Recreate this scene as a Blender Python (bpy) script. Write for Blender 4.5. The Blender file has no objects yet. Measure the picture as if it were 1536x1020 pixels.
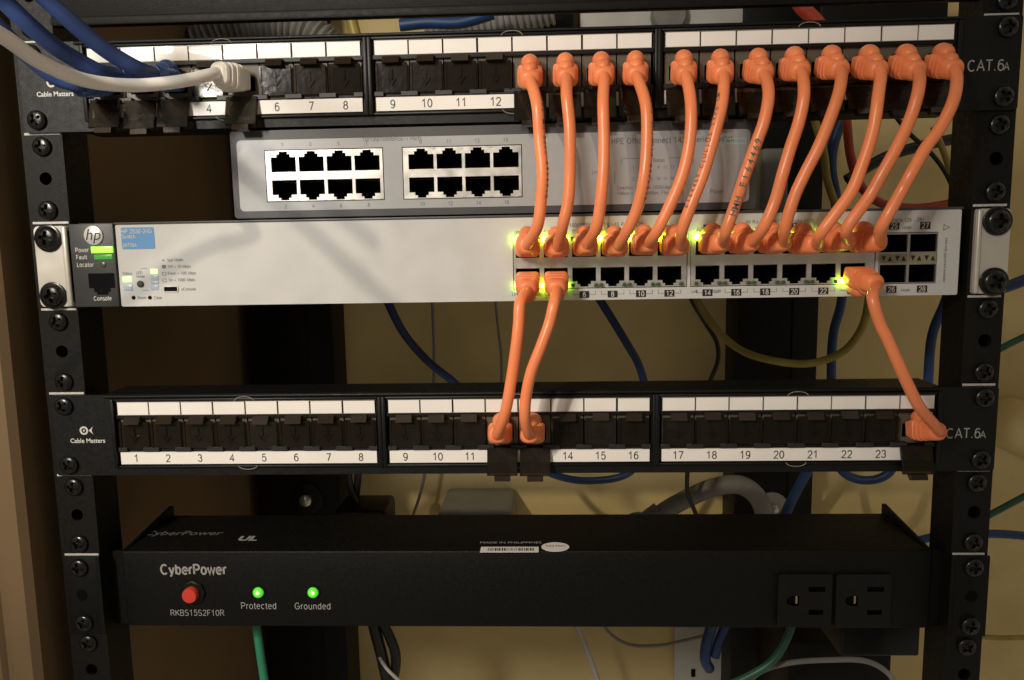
import bpy, bmesh, math, random
from mathutils import Matrix, Vector, Euler
random.seed(7)
S = bpy.context.scene
COL = S.collection
K = 0.001                                   # everything below is written in millimetres

# ------------------------------------------------------------------ camera
F_PX = 1150.0
CAM = Vector((15.97, -387.94, -13.33))
ROT = Euler((1.44242, 0.01722, 0.03888))
cd = bpy.data.cameras.new('camera'); cam = bpy.data.objects.new('camera', cd); COL.objects.link(cam)
cd.sensor_width = 36; cd.lens = 36 * F_PX / 1536
cd.clip_start = 0.01; cd.clip_end = 50
cam.location = CAM * K; cam.rotation_euler = ROT
S.camera = cam
CM = ROT.to_matrix()

def at(px, py, Y=0.0):
    """point of the place at depth Y (mm behind the rack front) seen at a pixel of the 1536 px photograph"""
    d = CM @ Vector(((px - 768) / F_PX, -(py - 510) / F_PX, -1.0))
    t = (Y - CAM.y) / d.y
    return CAM + d * t

# ------------------------------------------------------------------ light
W = bpy.data.worlds.new('World'); S.world = W; W.use_nodes = True
bg = W.node_tree.nodes['Background']
# the dim room behind the photographer: uneven warm surroundings with a few brighter patches
wt_ = W.node_tree; wtc = wt_.nodes.new('ShaderNodeTexCoord'); wn = wt_.nodes.new('ShaderNodeTexNoise'); wn.inputs['Scale'].default_value = 5.0; wn.inputs['Detail'].default_value = 1.5
wr = wt_.nodes.new('ShaderNodeMapRange'); wr.inputs['From Min'].default_value = 0.53; wr.inputs['From Max'].default_value = 0.60
wr.inputs['To Min'].default_value = 0.095; wr.inputs['To Max'].default_value = 0.62
wt_.links.new(wtc.outputs['Generated'], wn.inputs['Vector']); wt_.links.new(wn.outputs['Fac'], wr.inputs['Value']); wt_.links.new(wr.outputs['Result'], bg.inputs[1])
bg.inputs[0].default_value = (1.0, 0.86, 0.66, 1)

def lamp(name, kind, loc, target, energy, color, **kw):
    l = bpy.data.lights.new(name, kind); l.energy = energy; l.color = color
    for k, v in kw.items(): setattr(l, k, v)
    o = bpy.data.objects.new(name, l); COL.objects.link(o)
    o.location = Vector(loc) * K
    o.rotation_euler = (Vector(target) - Vector(loc)).to_track_quat('-Z', 'Y').to_euler()
    return o
lamp('key_lamp', 'SPOT', (-640, -1250, 760), (-160, 0, 0), 38, (1.0, 0.85, 0.64), shadow_soft_size=0.018,
     spot_size=math.radians(28), spot_blend=1.0)
lamp('room_lamp', 'SPOT', (-460, -760, 300), (-145, 0, 40), 22, (1.0, 0.94, 0.85), shadow_soft_size=0.07,
     spot_size=math.radians(54), spot_blend=1.0)

S.view_settings.view_transform = 'Standard'; S.view_settings.look = 'None'
S.view_settings.exposure = 0; S.view_settings.gamma = 1
S.view_settings.use_curve_mapping = False

# ------------------------------------------------------------------ materials
MATS = {}
def mat(name, color, rough=0.5, metal=0.0, noise=0.0, nscale=300, bump=0.0, bscale=900, spec=0.5, emit=None, estr=0.0,
        trans=0.0, coat=0.0, sss=0.0, alpha=1.0, rvar=0.0, tint=0.0):
    m = bpy.data.materials.new(name); m.use_nodes = True
    nt = m.node_tree; b = nt.nodes['Principled BSDF']
    b.inputs['Base Color'].default_value = (*color, 1)
    b.inputs['Roughness'].default_value = rough
    b.inputs['Metallic'].default_value = metal
    b.inputs['Specular IOR Level'].default_value = spec
    b.inputs['Transmission Weight'].default_value = trans
    b.inputs['Coat Weight'].default_value = coat
    b.inputs['Alpha'].default_value = alpha
    if sss:
        b.inputs['Subsurface Weight'].default_value = sss
        b.inputs['Subsurface Radius'].default_value = (0.004, 0.0015, 0.0006)
        b.inputs['Subsurface Scale'].default_value = 0.6
    if emit:
        b.inputs['Emission Color'].default_value = (*emit, 1); b.inputs['Emission Strength'].default_value = estr
    tc = nt.nodes.new('ShaderNodeTexCoord')
    if noise or rvar:
        n = nt.nodes.new('ShaderNodeTexNoise'); n.inputs['Scale'].default_value = nscale; n.inputs['Detail'].default_value = 5
        nt.links.new(tc.outputs['Object'], n.inputs['Vector'])
        if noise:
            r = nt.nodes.new('ShaderNodeMapRange')
            r.inputs['From Min'].default_value = 0.3; r.inputs['From Max'].default_value = 0.7
            r.inputs['To Min'].default_value = 1 - noise; r.inputs['To Max'].default_value = 1 + noise
            nt.links.new(n.outputs['Fac'], r.inputs['Value'])
            mx = nt.nodes.new('ShaderNodeMix'); mx.data_type = 'RGBA'; mx.blend_type = 'MULTIPLY'; mx.inputs['Factor'].default_value = 1
            mx.inputs[6].default_value = (*color, 1)
            if tint:      # each copy its own slight shade
                oi = nt.nodes.new('ShaderNodeObjectInfo'); r3 = nt.nodes.new('ShaderNodeMapRange'); r3.inputs['To Min'].default_value = 1 - tint; r3.inputs['To Max'].default_value = 1 + tint
                mu = nt.nodes.new('ShaderNodeMath'); mu.operation = 'MULTIPLY'
                nt.links.new(oi.outputs['Random'], r3.inputs['Value']); nt.links.new(r3.outputs['Result'], mu.inputs[0]); nt.links.new(r.outputs['Result'], mu.inputs[1])
                nt.links.new(mu.outputs[0], mx.inputs[7])
            else: nt.links.new(r.outputs['Result'], mx.inputs[7])
            nt.links.new(mx.outputs[2], b.inputs['Base Color'])
        if rvar:
            r2 = nt.nodes.new('ShaderNodeMapRange')
            r2.inputs['From Min'].default_value = 0.3; r2.inputs['From Max'].default_value = 0.7
            r2.inputs['To Min'].default_value = max(0.05, rough - rvar); r2.inputs['To Max'].default_value = min(1, rough + rvar)
            nt.links.new(n.outputs['Fac'], r2.inputs['Value']); nt.links.new(r2.outputs['Result'], b.inputs['Roughness'])
    if bump:
        n2 = nt.nodes.new('ShaderNodeTexNoise'); n2.inputs['Scale'].default_value = bscale; n2.inputs['Detail'].default_value = 3
        nt.links.new(tc.outputs['Object'], n2.inputs['Vector'])
        bp = nt.nodes.new('ShaderNodeBump'); bp.inputs['Strength'].default_value = bump; bp.inputs['Distance'].default_value = 0.0004
        nt.links.new(n2.outputs['Fac'], bp.inputs['Height']); nt.links.new(bp.outputs['Normal'], b.inputs['Normal'])
    MATS[name] = m
    return m
mat('black_metal', (0.0042, 0.0040, 0.0037), 0.5, spec=0.2, noise=0.15, nscale=500, bump=0.35, bscale=2500, rvar=0.08)
mat('rail_metal', (0.0062, 0.0058, 0.0054), 0.5, spec=0.22, noise=0.2, nscale=400, bump=0.3, bscale=1800, rvar=0.1)
mat('panel_metal', (0.0050, 0.0055, 0.0058), 0.45, spec=0.28, noise=0.12, nscale=400, bump=0.3, bscale=2600, rvar=0.08)
mat('black_plastic', (0.0045, 0.0045, 0.0045), 0.42, spec=0.3, noise=0.2, nscale=200)
mat('hinge_plastic', (0.016, 0.016, 0.017), 0.45, noise=0.15, nscale=200)
mat('port_dark', (0.002, 0.002, 0.0022), 0.6, spec=0.08)
mat('jack_plastic', (0.115, 0.095, 0.068), 0.45, noise=0.12, nscale=120)
mat('screw_black', (0.005, 0.005, 0.005), 0.26, rvar=0.1, nscale=500)
mat('mark_white', (0.55, 0.53, 0.50), 0.6, noise=0.25, nscale=1200)
mat('label_white', (0.88, 0.84, 0.80), 0.3, noise=0.03, nscale=60, coat=0.35)
mat('print_black', (0.012, 0.012, 0.014), 0.5)
mat('print_white', (0.58, 0.57, 0.55), 0.5, noise=0.15, nscale=1500)
mat('print_grey', (0.33, 0.32, 0.31), 0.5, noise=0.2, nscale=1500)
mat('print_soft', (0.13, 0.13, 0.13), 0.5)
mat('switch_white', (0.56, 0.555, 0.545), 0.4, noise=0.03, nscale=60, bump=0.14, bscale=1800, rvar=0.12)
mat('switch_grey', (0.040, 0.042, 0.043), 0.45, noise=0.1, nscale=150, bump=0.15, bscale=2500)
mat('desk_grey', (0.052, 0.052, 0.055), 0.42, noise=0.1, nscale=100, bump=0.2, bscale=2500)
mat('desk_face', (0.37, 0.375, 0.385), 0.4, metal=0.15, noise=0.03, nscale=200, bump=0.06, bscale=3000)
mat('nickel', (0.72, 0.70, 0.66), 0.36, metal=0.85, noise=0.06, nscale=150, rvar=0.08)
mat('bracket_steel', (0.62, 0.59, 0.53), 0.42, metal=0.35, noise=0.06, nscale=60, rvar=0.1)
mat('sticker_blue', (0.12, 0.30, 0.58), 0.35)
mat('badge_silver', (0.75, 0.74, 0.72), 0.3, metal=0.4)
mat('orange_jacket', (0.90, 0.27, 0.108), 0.33, noise=0.07, nscale=35, bump=0.08, bscale=500, sss=0.12, rvar=0.08, tint=0.07)
mat('orange_boot', (0.90, 0.26, 0.10), 0.42, noise=0.07, nscale=90, bump=0.14, bscale=800, sss=0.15, tint=0.07)
mat('clear_plug', (0.55, 0.5, 0.42), 0.2, trans=0.6)
mat('gold', (0.20, 0.14, 0.05), 0.35, metal=1.0)
mat('white_jacket', (0.93, 0.90, 0.85), 0.4, noise=0.03, nscale=60, sss=0.1)
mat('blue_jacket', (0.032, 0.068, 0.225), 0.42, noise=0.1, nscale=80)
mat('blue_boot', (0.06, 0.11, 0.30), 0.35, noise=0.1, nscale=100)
mat('blue_shaded', (0.012, 0.042, 0.135), 0.45, noise=0.15, nscale=60)  # cable blue with the shade behind the rack darkened into it
mat('yellow_jacket', (0.34, 0.26, 0.05), 0.45, noise=0.15, nscale=80)
mat('red_jacket', (0.42, 0.05, 0.025), 0.45, noise=0.15, nscale=80)
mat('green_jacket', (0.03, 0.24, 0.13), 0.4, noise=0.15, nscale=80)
mat('green_shaded', (0.018, 0.10, 0.06), 0.45, noise=0.15, nscale=80)  # shaded copy of the green jacket, dimness put into the colour
mat('black_jacket', (0.012, 0.012, 0.012), 0.4)
mat('grey_conduit', (0.19, 0.185, 0.165), 0.5, noise=0.12, nscale=60)
mat('grey_box', (0.22, 0.215, 0.20), 0.5, noise=0.1, nscale=40)
mat('pale_plate', (0.48, 0.46, 0.42), 0.5, noise=0.06, nscale=40)
mat('wall_paint', (0.63, 0.49, 0.225), 0.75, noise=0.11, nscale=14, bump=0.45, bscale=340)
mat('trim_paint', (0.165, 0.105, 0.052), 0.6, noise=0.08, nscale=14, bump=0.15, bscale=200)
mat('steel', (0.55, 0.53, 0.50), 0.35, metal=0.9, noise=0.1, nscale=200)
mat('red_button', (0.62, 0.05, 0.03), 0.4)
mat('led_green', (0.1, 0.6, 0.05), 0.2, emit=(0.12, 1.0, 0.03), estr=0.55, coat=1.0)
mat('led_bright', (0.3, 0.8, 0.1), 0.2, emit=(0.20, 1.0, 0.03), estr=2.4)
mat('led_dim', (0.06, 0.25, 0.04), 0.3, emit=(0.10, 0.75, 0.06), estr=0.22)
mat('led_off', (0.05, 0.09, 0.04), 0.3)
mat('led_link', (0.5, 0.8, 0.1), 0.2, emit=(0.34, 1.0, 0.02), estr=60.0)
mat('led_link_small', (0.5, 0.8, 0.1), 0.2, emit=(0.34, 1.0, 0.02), estr=42.0)
mat('led_mode', (0.6, 0.8, 0.4), 0.2, emit=(0.62, 1.0, 0.35), estr=0.9)
mat('led_status', (0.5, 0.9, 0.4), 0.2, emit=(0.40, 1.0, 0.30), estr=1.1)
mat('led_pale', (0.42, 0.50, 0.60), 0.25)
mat('hpe_green', (0.30, 0.52, 0.46), 0.4)
mat('tab_plastic', (0.022, 0.013, 0.008), 0.14, spec=0.6)
mat('arrow_metal', (0.32, 0.28, 0.17), 0.4, metal=0.3)
mat('led_core', (0.5, 0.9, 0.3), 0.2, emit=(0.50, 1.0, 0.22), estr=1.6)
mat('brass', (0.75, 0.6, 0.3), 0.3, metal=1.0)
def smoked():
    m = bpy.data.materials.new('smoked_plastic'); m.use_nodes = True
    nt = m.node_tree; b = nt.nodes['Principled BSDF']
    b.inputs['Base Color'].default_value = (0.020, 0.0165, 0.011, 1); b.inputs['Roughness'].default_value = 0.15
    b.inputs['Specular IOR Level'].default_value = 0.6
    tr = nt.nodes.new('ShaderNodeBsdfTransparent'); tr.inputs[0].default_value = (0.56, 0.47, 0.34, 1)
    mx = nt.nodes.new('ShaderNodeMixShader'); mx.inputs[0].default_value = 0.50
    out = nt.nodes['Material Output']
    tc = nt.nodes.new('ShaderNodeTexCoord'); n = nt.nodes.new('ShaderNodeTexNoise'); n.inputs['Scale'].default_value = 160
    oi = nt.nodes.new('ShaderNodeObjectInfo'); va = nt.nodes.new('ShaderNodeVectorMath'); va.operation = 'ADD'
    nt.links.new(tc.outputs['Object'], va.inputs[0]); nt.links.new(oi.outputs['Location'], va.inputs[1])
    nt.links.new(va.outputs[0], n.inputs['Vector'])
    bp = nt.nodes.new('ShaderNodeBump'); bp.inputs['Strength'].default_value = 0.2; bp.inputs['Distance'].default_value = 0.0007
    nt.links.new(n.outputs['Fac'], bp.inputs['Height']); nt.links.new(bp.outputs['Normal'], b.inputs['Normal'])
    nt.links.new(tr.outputs[0], mx.inputs[1]); nt.links.new(b.outputs[0], mx.inputs[2]); nt.links.new(mx.outputs[0], out.inputs[0])
    MATS['smoked_plastic'] = m
smoked()

# ------------------------------------------------------------------ mesh helpers
def catmull(pts, n=10):
    out = []
    P = [pts[0] * 2 - pts[1]] + list(pts) + [pts[-1] * 2 - pts[-2]]
    for i in range(1, len(P) - 2):
        a, b, c, d = P[i - 1], P[i], P[i + 1], P[i + 2]
        ta, tb = 0.0, (b - a).length ** 0.5 + 1e-6
        tc_ = tb + (c - b).length ** 0.5 + 1e-6; td = tc_ + (d - c).length ** 0.5 + 1e-6
        for k in range(n):
            t = tb + (tc_ - tb) * k / n
            A1 = a * ((tb - t) / tb) + b * (t / tb)
            A2 = b * ((tc_ - t) / (tc_ - tb)) + c * ((t - tb) / (tc_ - tb))
            A3 = c * ((td - t) / (td - tc_)) + d * ((t - tc_) / (td - tc_))
            B1 = A1 * ((tc_ - t) / tc_) + A2 * (t / tc_)
            B2 = A2 * ((td - t) / (td - tb)) + A3 * ((t - tb) / (td - tb))
            out.append(B1 * ((tc_ - t) / (tc_ - tb)) + B2 * ((t - tb) / (tc_ - tb)))
    out.append(pts[-1].copy())
    return out

def rring(w, h, r, n=4):
    """rounded rectangle in (u,v), centred"""
    r = min(r, w / 2 - 1e-3, h / 2 - 1e-3); o = []
    for cx, cy, a0 in ((w/2-r, h/2-r, 0), (-w/2+r, h/2-r, 90), (-w/2+r, -h/2+r, 180), (w/2-r, -h/2+r, 270)):
        for k in range(n + 1):
            a = math.radians(a0 + 90 * k / n); o.append((cx + r*math.cos(a), cy + r*math.sin(a)))
    return o

class MB:
    def __init__(s): s.bm = bmesh.new(); s.mi = 0
    def _mark(s, faces):
        for f in faces: f.material_index = s.mi
    def box(s, x0, x1, y0, y1, z0, z1, bev=0.0, seg=2):
        x0, x1 = sorted((x0, x1)); y0, y1 = sorted((y0, y1)); z0, z1 = sorted((z0, z1))
        vs = [s.bm.verts.new((x, y, z)) for x in (x0, x1) for y in (y0, y1) for z in (z0, z1)]
        q = [(0,1,3,2), (4,6,7,5), (0,4,5,1), (2,3,7,6), (0,2,6,4), (1,5,7,3)]
        fs = [s.bm.faces.new([vs[i] for i in f]) for f in q]; s._mark(fs)
        if bev:
            es = list({e for f in fs for e in f.edges})
            r = bmesh.ops.bevel(s.bm, geom=es, offset=bev, segments=seg, affect='EDGES', profile=0.5)
            s._mark(r['faces'])
        return s
    def prism(s, pts, y0, y1):
        """polygon in XZ extruded along Y"""
        a = [s.bm.verts.new((x, y0, z)) for x, z in pts]; b = [s.bm.verts.new((x, y1, z)) for x, z in pts]
        n = len(pts); fs = [s.bm.faces.new(a), s.bm.faces.new(b[::-1])]
        fs += [s.bm.faces.new((a[i], b[i], b[(i+1) % n], a[(i+1) % n])) for i in range(n)]
        s._mark(fs); return s
    def prism_x(s, pts, x0, x1):
        a = [s.bm.verts.new((x0, y, z)) for y, z in pts]; b = [s.bm.verts.new((x1, y, z)) for y, z in pts]
        n = len(pts); fs = [s.bm.faces.new(a), s.bm.faces.new(b[::-1])]
        fs += [s.bm.faces.new((a[i], b[i], b[(i+1) % n], a[(i+1) % n])) for i in range(n)]
        s._mark(fs); return s
    def loft(s, rings, cap0=True, cap1=True):
        R = [[s.bm.verts.new(p) for p in r] for r in rings]; n = len(R[0]); fs = []
        for a, b in zip(R, R[1:]):
            fs += [s.bm.faces.new((a[i], a[(i+1) % n], b[(i+1) % n], b[i])) for i in range(n)]
        if cap0: fs.append(s.bm.faces.new(R[0][::-1]))
        if cap1: fs.append(s.bm.faces.new(R[-1]))
        s._mark(fs); return s
    def tube(s, pts, r, n=14, ridges=None):
        rings = []; T0 = None; N = None
        for i, p in enumerate(pts):
            t = (pts[min(i+1, len(pts)-1)] - pts[max(i-1, 0)]).normalized()
            if N is None:
                N = t.orthogonal().normalized()
            else:
                N = (N - t * N.dot(t)).normalized()
            B = t.cross(N)
            rr = r[i] if isinstance(r, (list, tuple)) else r
            rings.append([p + (N*math.cos(2*math.pi*k/n) + B*math.sin(2*math.pi*k/n)) * rr for k in range(n)])
        return s.loft(rings)
    def lathe(s, prof, c, axis='y', n=24):
        """profile [(radius, offset along axis)] about a point"""
        rings = []
        for r, o in prof:
            ring = []
            for k in range(n):
                a = 2*math.pi*k/n; u, v = max(r, 1e-3)*math.cos(a), max(r, 1e-3)*math.sin(a)
                ring.append((c[0]+u, c[1]+o, c[2]+v) if axis == 'y' else ((c[0]+u, c[1]+v, c[2]+o) if axis == 'z' else (c[0]+o, c[1]+u, c[2]+v)))
            rings.append(ring)
        return s.loft(rings)
    def ball(s, c, rx, ry, rz, rot=None, n=16, m=10):
        c = Vector(c); rings = []
        for i in range(m + 1):
            a = math.pi * i / m - math.pi/2; ring = []
            for k in range(n):
                b = 2*math.pi*k/n
                v = Vector((rx*max(math.cos(a), 1e-3)*math.cos(b), ry*math.sin(a), rz*max(math.cos(a), 1e-3)*math.sin(b)))
                ring.append(c + (rot @ v if rot else v))
            rings.append(ring)
        return s.loft(rings)
    def holed(s, outer, holes, y0, y1):
        """plate in XZ with holes, front at y0, back at y1"""
        for y, flip in ((y0, False), (y1, True)):
            es = []
            for loop in [outer] + holes:
                vs = [s.bm.verts.new((x, y, z)) for x, z in loop]
                es += [s.bm.edges.new((vs[i], vs[(i+1) % len(vs)])) for i in range(len(vs))]
            r = bmesh.ops.triangle_fill(s.bm, use_beauty=True, edges=es)
            s._mark([f for f in r['geom'] if isinstance(f, bmesh.types.BMFace)])
        for loop in [outer] + holes:
            a = [s.bm.verts.new((x, y0, z)) for x, z in loop]; b = [s.bm.verts.new((x, y1, z)) for x, z in loop]
            n = len(loop); s._mark([s.bm.faces.new((a[i], b[i], b[(i+1) % n], a[(i+1) % n])) for i in range(n)])
        bmesh.ops.remove_doubles(s.bm, verts=s.bm.verts, dist=1e-4)
        return s
    def cup(s, loop, y0, y1):
        """inside of a socket: walls and back, open at y0"""
        a = [s.bm.verts.new((x, y0, z)) for x, z in loop]; b = [s.bm.verts.new((x, y1, z)) for x, z in loop]
        n = len(loop); s._mark([s.bm.faces.new((a[i], a[(i+1) % n], b[(i+1) % n], b[i])) for i in range(n)] + [s.bm.faces.new(b)])
        return s
    def add_mesh(s, me, M=None):
        b2 = bmesh.new(); b2.from_mesh(me)
        if M: bmesh.ops.transform(b2, matrix=M, verts=b2.verts)
        tmp = bpy.data.meshes.new('tmp'); b2.to_mesh(tmp); b2.free(); s.bm.from_mesh(tmp); bpy.data.meshes.remove(tmp)
        return s
    def mesh(s, name, m, smooth=False):
        bmesh.ops.recalc_face_normals(s.bm, faces=s.bm.faces)
        bmesh.ops.scale(s.bm, vec=(K, K, K), verts=s.bm.verts)
        me = bpy.data.meshes.new(name); s.bm.to_mesh(me); s.bm.free()
        for q in (m if isinstance(m, (list, tuple)) else [m]): me.materials.append(MATS[q])
        if smooth:
            for p in me.polygons: p.use_smooth = True
            me.set_sharp_from_angle(angle=math.radians(smooth if smooth is not True else 40))
        return me
    def build(s, name, m, parent=None, smooth=40):
        return link(name, s.mesh(name, m, smooth), parent)

def wloc(o):
    v = Vector((0, 0, 0))
    while o: v += o.location; o = o.parent
    return v
def link(name, data, parent=None, loc=(0, 0, 0), rot=None):
    o = bpy.data.objects.new(name, data); COL.objects.link(o)
    o.location = Vector(loc) * K
    if parent:
        o.parent = parent; o.location = Vector(loc) * K - wloc(parent)
    if rot: o.rotation_euler = rot
    return o
def tag(o, label, cat, group=None):
    o['label'] = label; o['category'] = cat
    if group: o['group'] = group
    return o
def thing(name, label, cat, loc=(0, 0, 0), group=None):
    o = bpy.data.objects.new(name, None); COL.objects.link(o); o.empty_display_size = 0.01
    o.location = Vector(loc) * K
    return tag(o, label, cat, group)

def glyphs(s, size, bold=0.0, align='CENTER', shear=0.0, spacing=1.0):
    cu = bpy.data.curves.new('lettering', 'FONT'); cu.body = s; cu.size = size; cu.align_x = align; cu.align_y = 'CENTER'
    cu.offset = bold * size; cu.shear = shear; cu.space_character = spacing; cu.resolution_u = 3
    o = bpy.data.objects.new('lettering', cu); COL.objects.link(o)
    dg = bpy.context.evaluated_depsgraph_get(); dg.update()
    me = bpy.data.meshes.new_from_object(o.evaluated_get(dg))
    bpy.data.objects.remove(o); bpy.data.curves.remove(cu)
    return me
def A_(cx, cy, rx, ry, a0, a1):
    n = max(4, int(abs(a1 - a0)/18)); return [(cx + rx*math.cos(math.radians(a0 + (a1-a0)*k/n)), cy + ry*math.sin(math.radians(a0 + (a1-a0)*k/n))) for k in range(n + 1)]
def O_(cx, cy, rx, ry): return A_(cx, cy, rx, ry, 0, 360)
_n = [[(.1, .72), (.1, 0)], [(.1, .44)] + A_(.31, .48, .21, .24, 180, 0) + [(.52, 0)]]
FONT = {
 '0': (.66, [O_(.33, .5, .26, .5)]), '1': (.66, [[(.12, .74), (.38, 1), (.38, 0)]]), '2': (.66, [A_(.33, .72, .25, .28, 170, -38) + [(.07, 0), (.6, 0)]]),
 '3': (.66, [A_(.31, .75, .22, .25, 165, -85), A_(.31, .27, .26, .27, 88, -165)]), '4': (.66, [[(.46, 0), (.46, 1), (.04, .3), (.64, .3)]]),
 '5': (.66, [[(.56, 1), (.17, 1), (.1, .5)] + A_(.32, .33, .27, .33, 138, -155)]), '6': (.66, [O_(.33, .32, .25, .32), A_(.37, .52, .29, .48, 52, 195)]),
 '7': (.66, [[(.06, 1), (.6, 1), (.24, 0)]]), '8': (.66, [O_(.33, .755, .21, .245), O_(.33, .265, .26, .265)]), '9': (.66, [O_(.33, .68, .25, .32), A_(.29, .48, .29, .48, -128, 15)]),
 'A': (.76, [[(.03, 0), (.38, 1), (.73, 0)], [(.16, .34), (.6, .34)]]), 'B': (.74, [[(.1, 0), (.1, 1), (.4, 1)] + A_(.42, .765, .2, .235, 90, -90) + [(.1, .53)], [(.42, .53)] + A_(.44, .265, .22, .265, 90, -90) + [(.1, 0)]]),
 'C': (.8, [A_(.42, .5, .35, .5, 48, 312)]), 'D': (.8, [[(.1, 0), (.1, 1), (.36, 1)] + A_(.36, .5, .35, .5, 90, -90) + [(.1, 0)]]), 'E': (.7, [[(.64, 1), (.1, 1), (.1, 0), (.66, 0)], [(.1, .52), (.6, .52)]]),
 'F': (.64, [[(.6, 1), (.1, 1), (.1, 0)], [(.1, .5), (.54, .5)]]), 'G': (.84, [A_(.43, .5, .36, .5, 48, 345) + [(.78, .46), (.46, .46)]]), 'H': (.8, [[(.1, 0), (.1, 1)], [(.68, 0), (.68, 1)], [(.1, .52), (.68, .52)]]),
 'I': (.24, [[(.12, 0), (.12, 1)]]), 'J': (.56, [[(.44, 1), (.44, .25)] + A_(.25, .25, .19, .25, 0, -180)]), 'K': (.72, [[(.1, 0), (.1, 1)], [(.66, 1), (.1, .36)], [(.3, .58), (.7, 0)]]), 'L': (.6, [[(.1, 1), (.1, 0), (.56, 0)]]),
 'M': (.92, [[(.1, 0), (.1, 1), (.46, .1), (.82, 1), (.82, 0)]]), 'N': (.8, [[(.1, 0), (.1, 1), (.68, 0), (.68, 1)]]), 'O': (.86, [O_(.43, .5, .36, .5)]), 'P': (.7, [[(.1, 0), (.1, 1), (.38, 1)] + A_(.4, .735, .24, .265, 90, -90) + [(.1, .47)]]),
 'R': (.76, [[(.1, 0), (.1, 1), (.4, 1)] + A_(.42, .75, .24, .25, 90, -90) + [(.1, .5)], [(.42, .5), (.7, 0)]]), 'S': (.7, [A_(.35, .75, .26, .25, 35, 268) + A_(.35, .26, .28, .26, 88, -150)]), 'T': (.66, [[(.02, 1), (.64, 1)], [(.33, 1), (.33, 0)]]),
 'U': (.78, [[(.1, 1), (.1, .3)] + A_(.39, .3, .29, .3, 180, 360) + [(.68, 1)]]), 'W': (1.0, [[(.02, 1), (.26, 0), (.5, 1), (.74, 0), (.98, 1)]]), 'X': (.7, [[(.04, 0), (.66, 1)], [(.04, 1), (.66, 0)]]), 'Y': (.68, [[(.02, 1), (.34, .46), (.66, 1)], [(.34, .46), (.34, 0)]]),
 'a': (.6, [A_(.29, .5, .2, .22, 160, 0) + [(.49, 0)], O_(.28, .21, .2, .21)]), 'b': (.62, [[(.1, 1), (.1, 0)], O_(.33, .36, .22, .36)]), 'c': (.56, [A_(.32, .36, .24, .36, 50, 310)]), 'd': (.62, [[(.52, 1), (.52, 0)], O_(.29, .36, .22, .36)]),
 'e': (.6, [[(.08, .38), (.54, .38)] + A_(.31, .36, .24, .36, 5, 315)]), 'f': (.34, [[(.18, 0), (.18, .82)] + A_(.32, .82, .14, .18, 180, 80), [(.03, .7), (.33, .7)]]), 'g': (.62, [O_(.29, .36, .22, .36), [(.52, .72), (.52, -.06)] + A_(.3, -.06, .22, .2, 0, -160)]),
 'h': (.62, [[(.1, 1), (.1, 0)], _n[1]]), 'i': (.22, [[(.11, .72), (.11, 0)], [(.11, .9), (.11, 1)]]), 'k': (.54, [[(.1, 1), (.1, 0)], [(.48, .72), (.1, .3)], [(.22, .43), (.5, 0)]]), 'l': (.22, [[(.11, 1), (.11, 0)]]),
 'm': (.9, [_n[0], [(.1, .46)] + A_(.28, .5, .18, .22, 180, 0) + [(.46, 0)], [(.46, .46)] + A_(.63, .5, .17, .22, 180, 0) + [(.8, 0)]]), 'n': (.62, _n), 'o': (.62, [O_(.31, .36, .24, .36)]), 'p': (.62, [[(.1, .72), (.1, -.27)], O_(.33, .36, .22, .36)]),
 'r': (.38, [[(.1, .72), (.1, 0)], [(.1, .42)] + A_(.32, .46, .22, .26, 180, 75)]), 's': (.54, [A_(.27, .54, .18, .18, 35, 268) + A_(.27, .18, .2, .18, 88, -150)]), 't': (.34, [[(.17, .94), (.17, .14)] + A_(.29, .14, .12, .14, 180, 290), [(.03, .7), (.32, .7)]]),
 'u': (.62, [[(.1, .72), (.1, .24)] + A_(.31, .24, .21, .24, 180, 360), [(.52, .72), (.52, 0)]]), 'v': (.54, [[(.03, .72), (.27, 0), (.51, .72)]]), 'w': (.78, [[(.02, .72), (.21, 0), (.39, .72), (.57, 0), (.76, .72)]]), 'x': (.52, [[(.04, 0), (.48, .72)], [(.04, .72), (.48, 0)]]),
 'y': (.54, [[(.03, .72), (.27, .02)], [(.51, .72), (.23, -.16), (.08, -.22)]]), '.': (.26, [[(.13, 0), (.13, .12)]]), ',': (.26, [[(.15, .1), (.1, -.14)]]), ':': (.26, [[(.13, 0), (.13, .11)], [(.13, .6), (.13, .71)]]),
 '/': (.34, [[(0, -.03), (.32, 1.02)]]), '-': (.38, [[(.05, .36), (.33, .36)]]), '=': (.66, [[(.08, .26), (.58, .26)], [(.08, .5), (.58, .5)]]), '(': (.34, [A_(.46, .4, .34, .66, 125, 235)]), ')': (.34, [A_(-.12, .4, .34, .66, 55, -55)]), ' ': (.34, [])}
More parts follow.
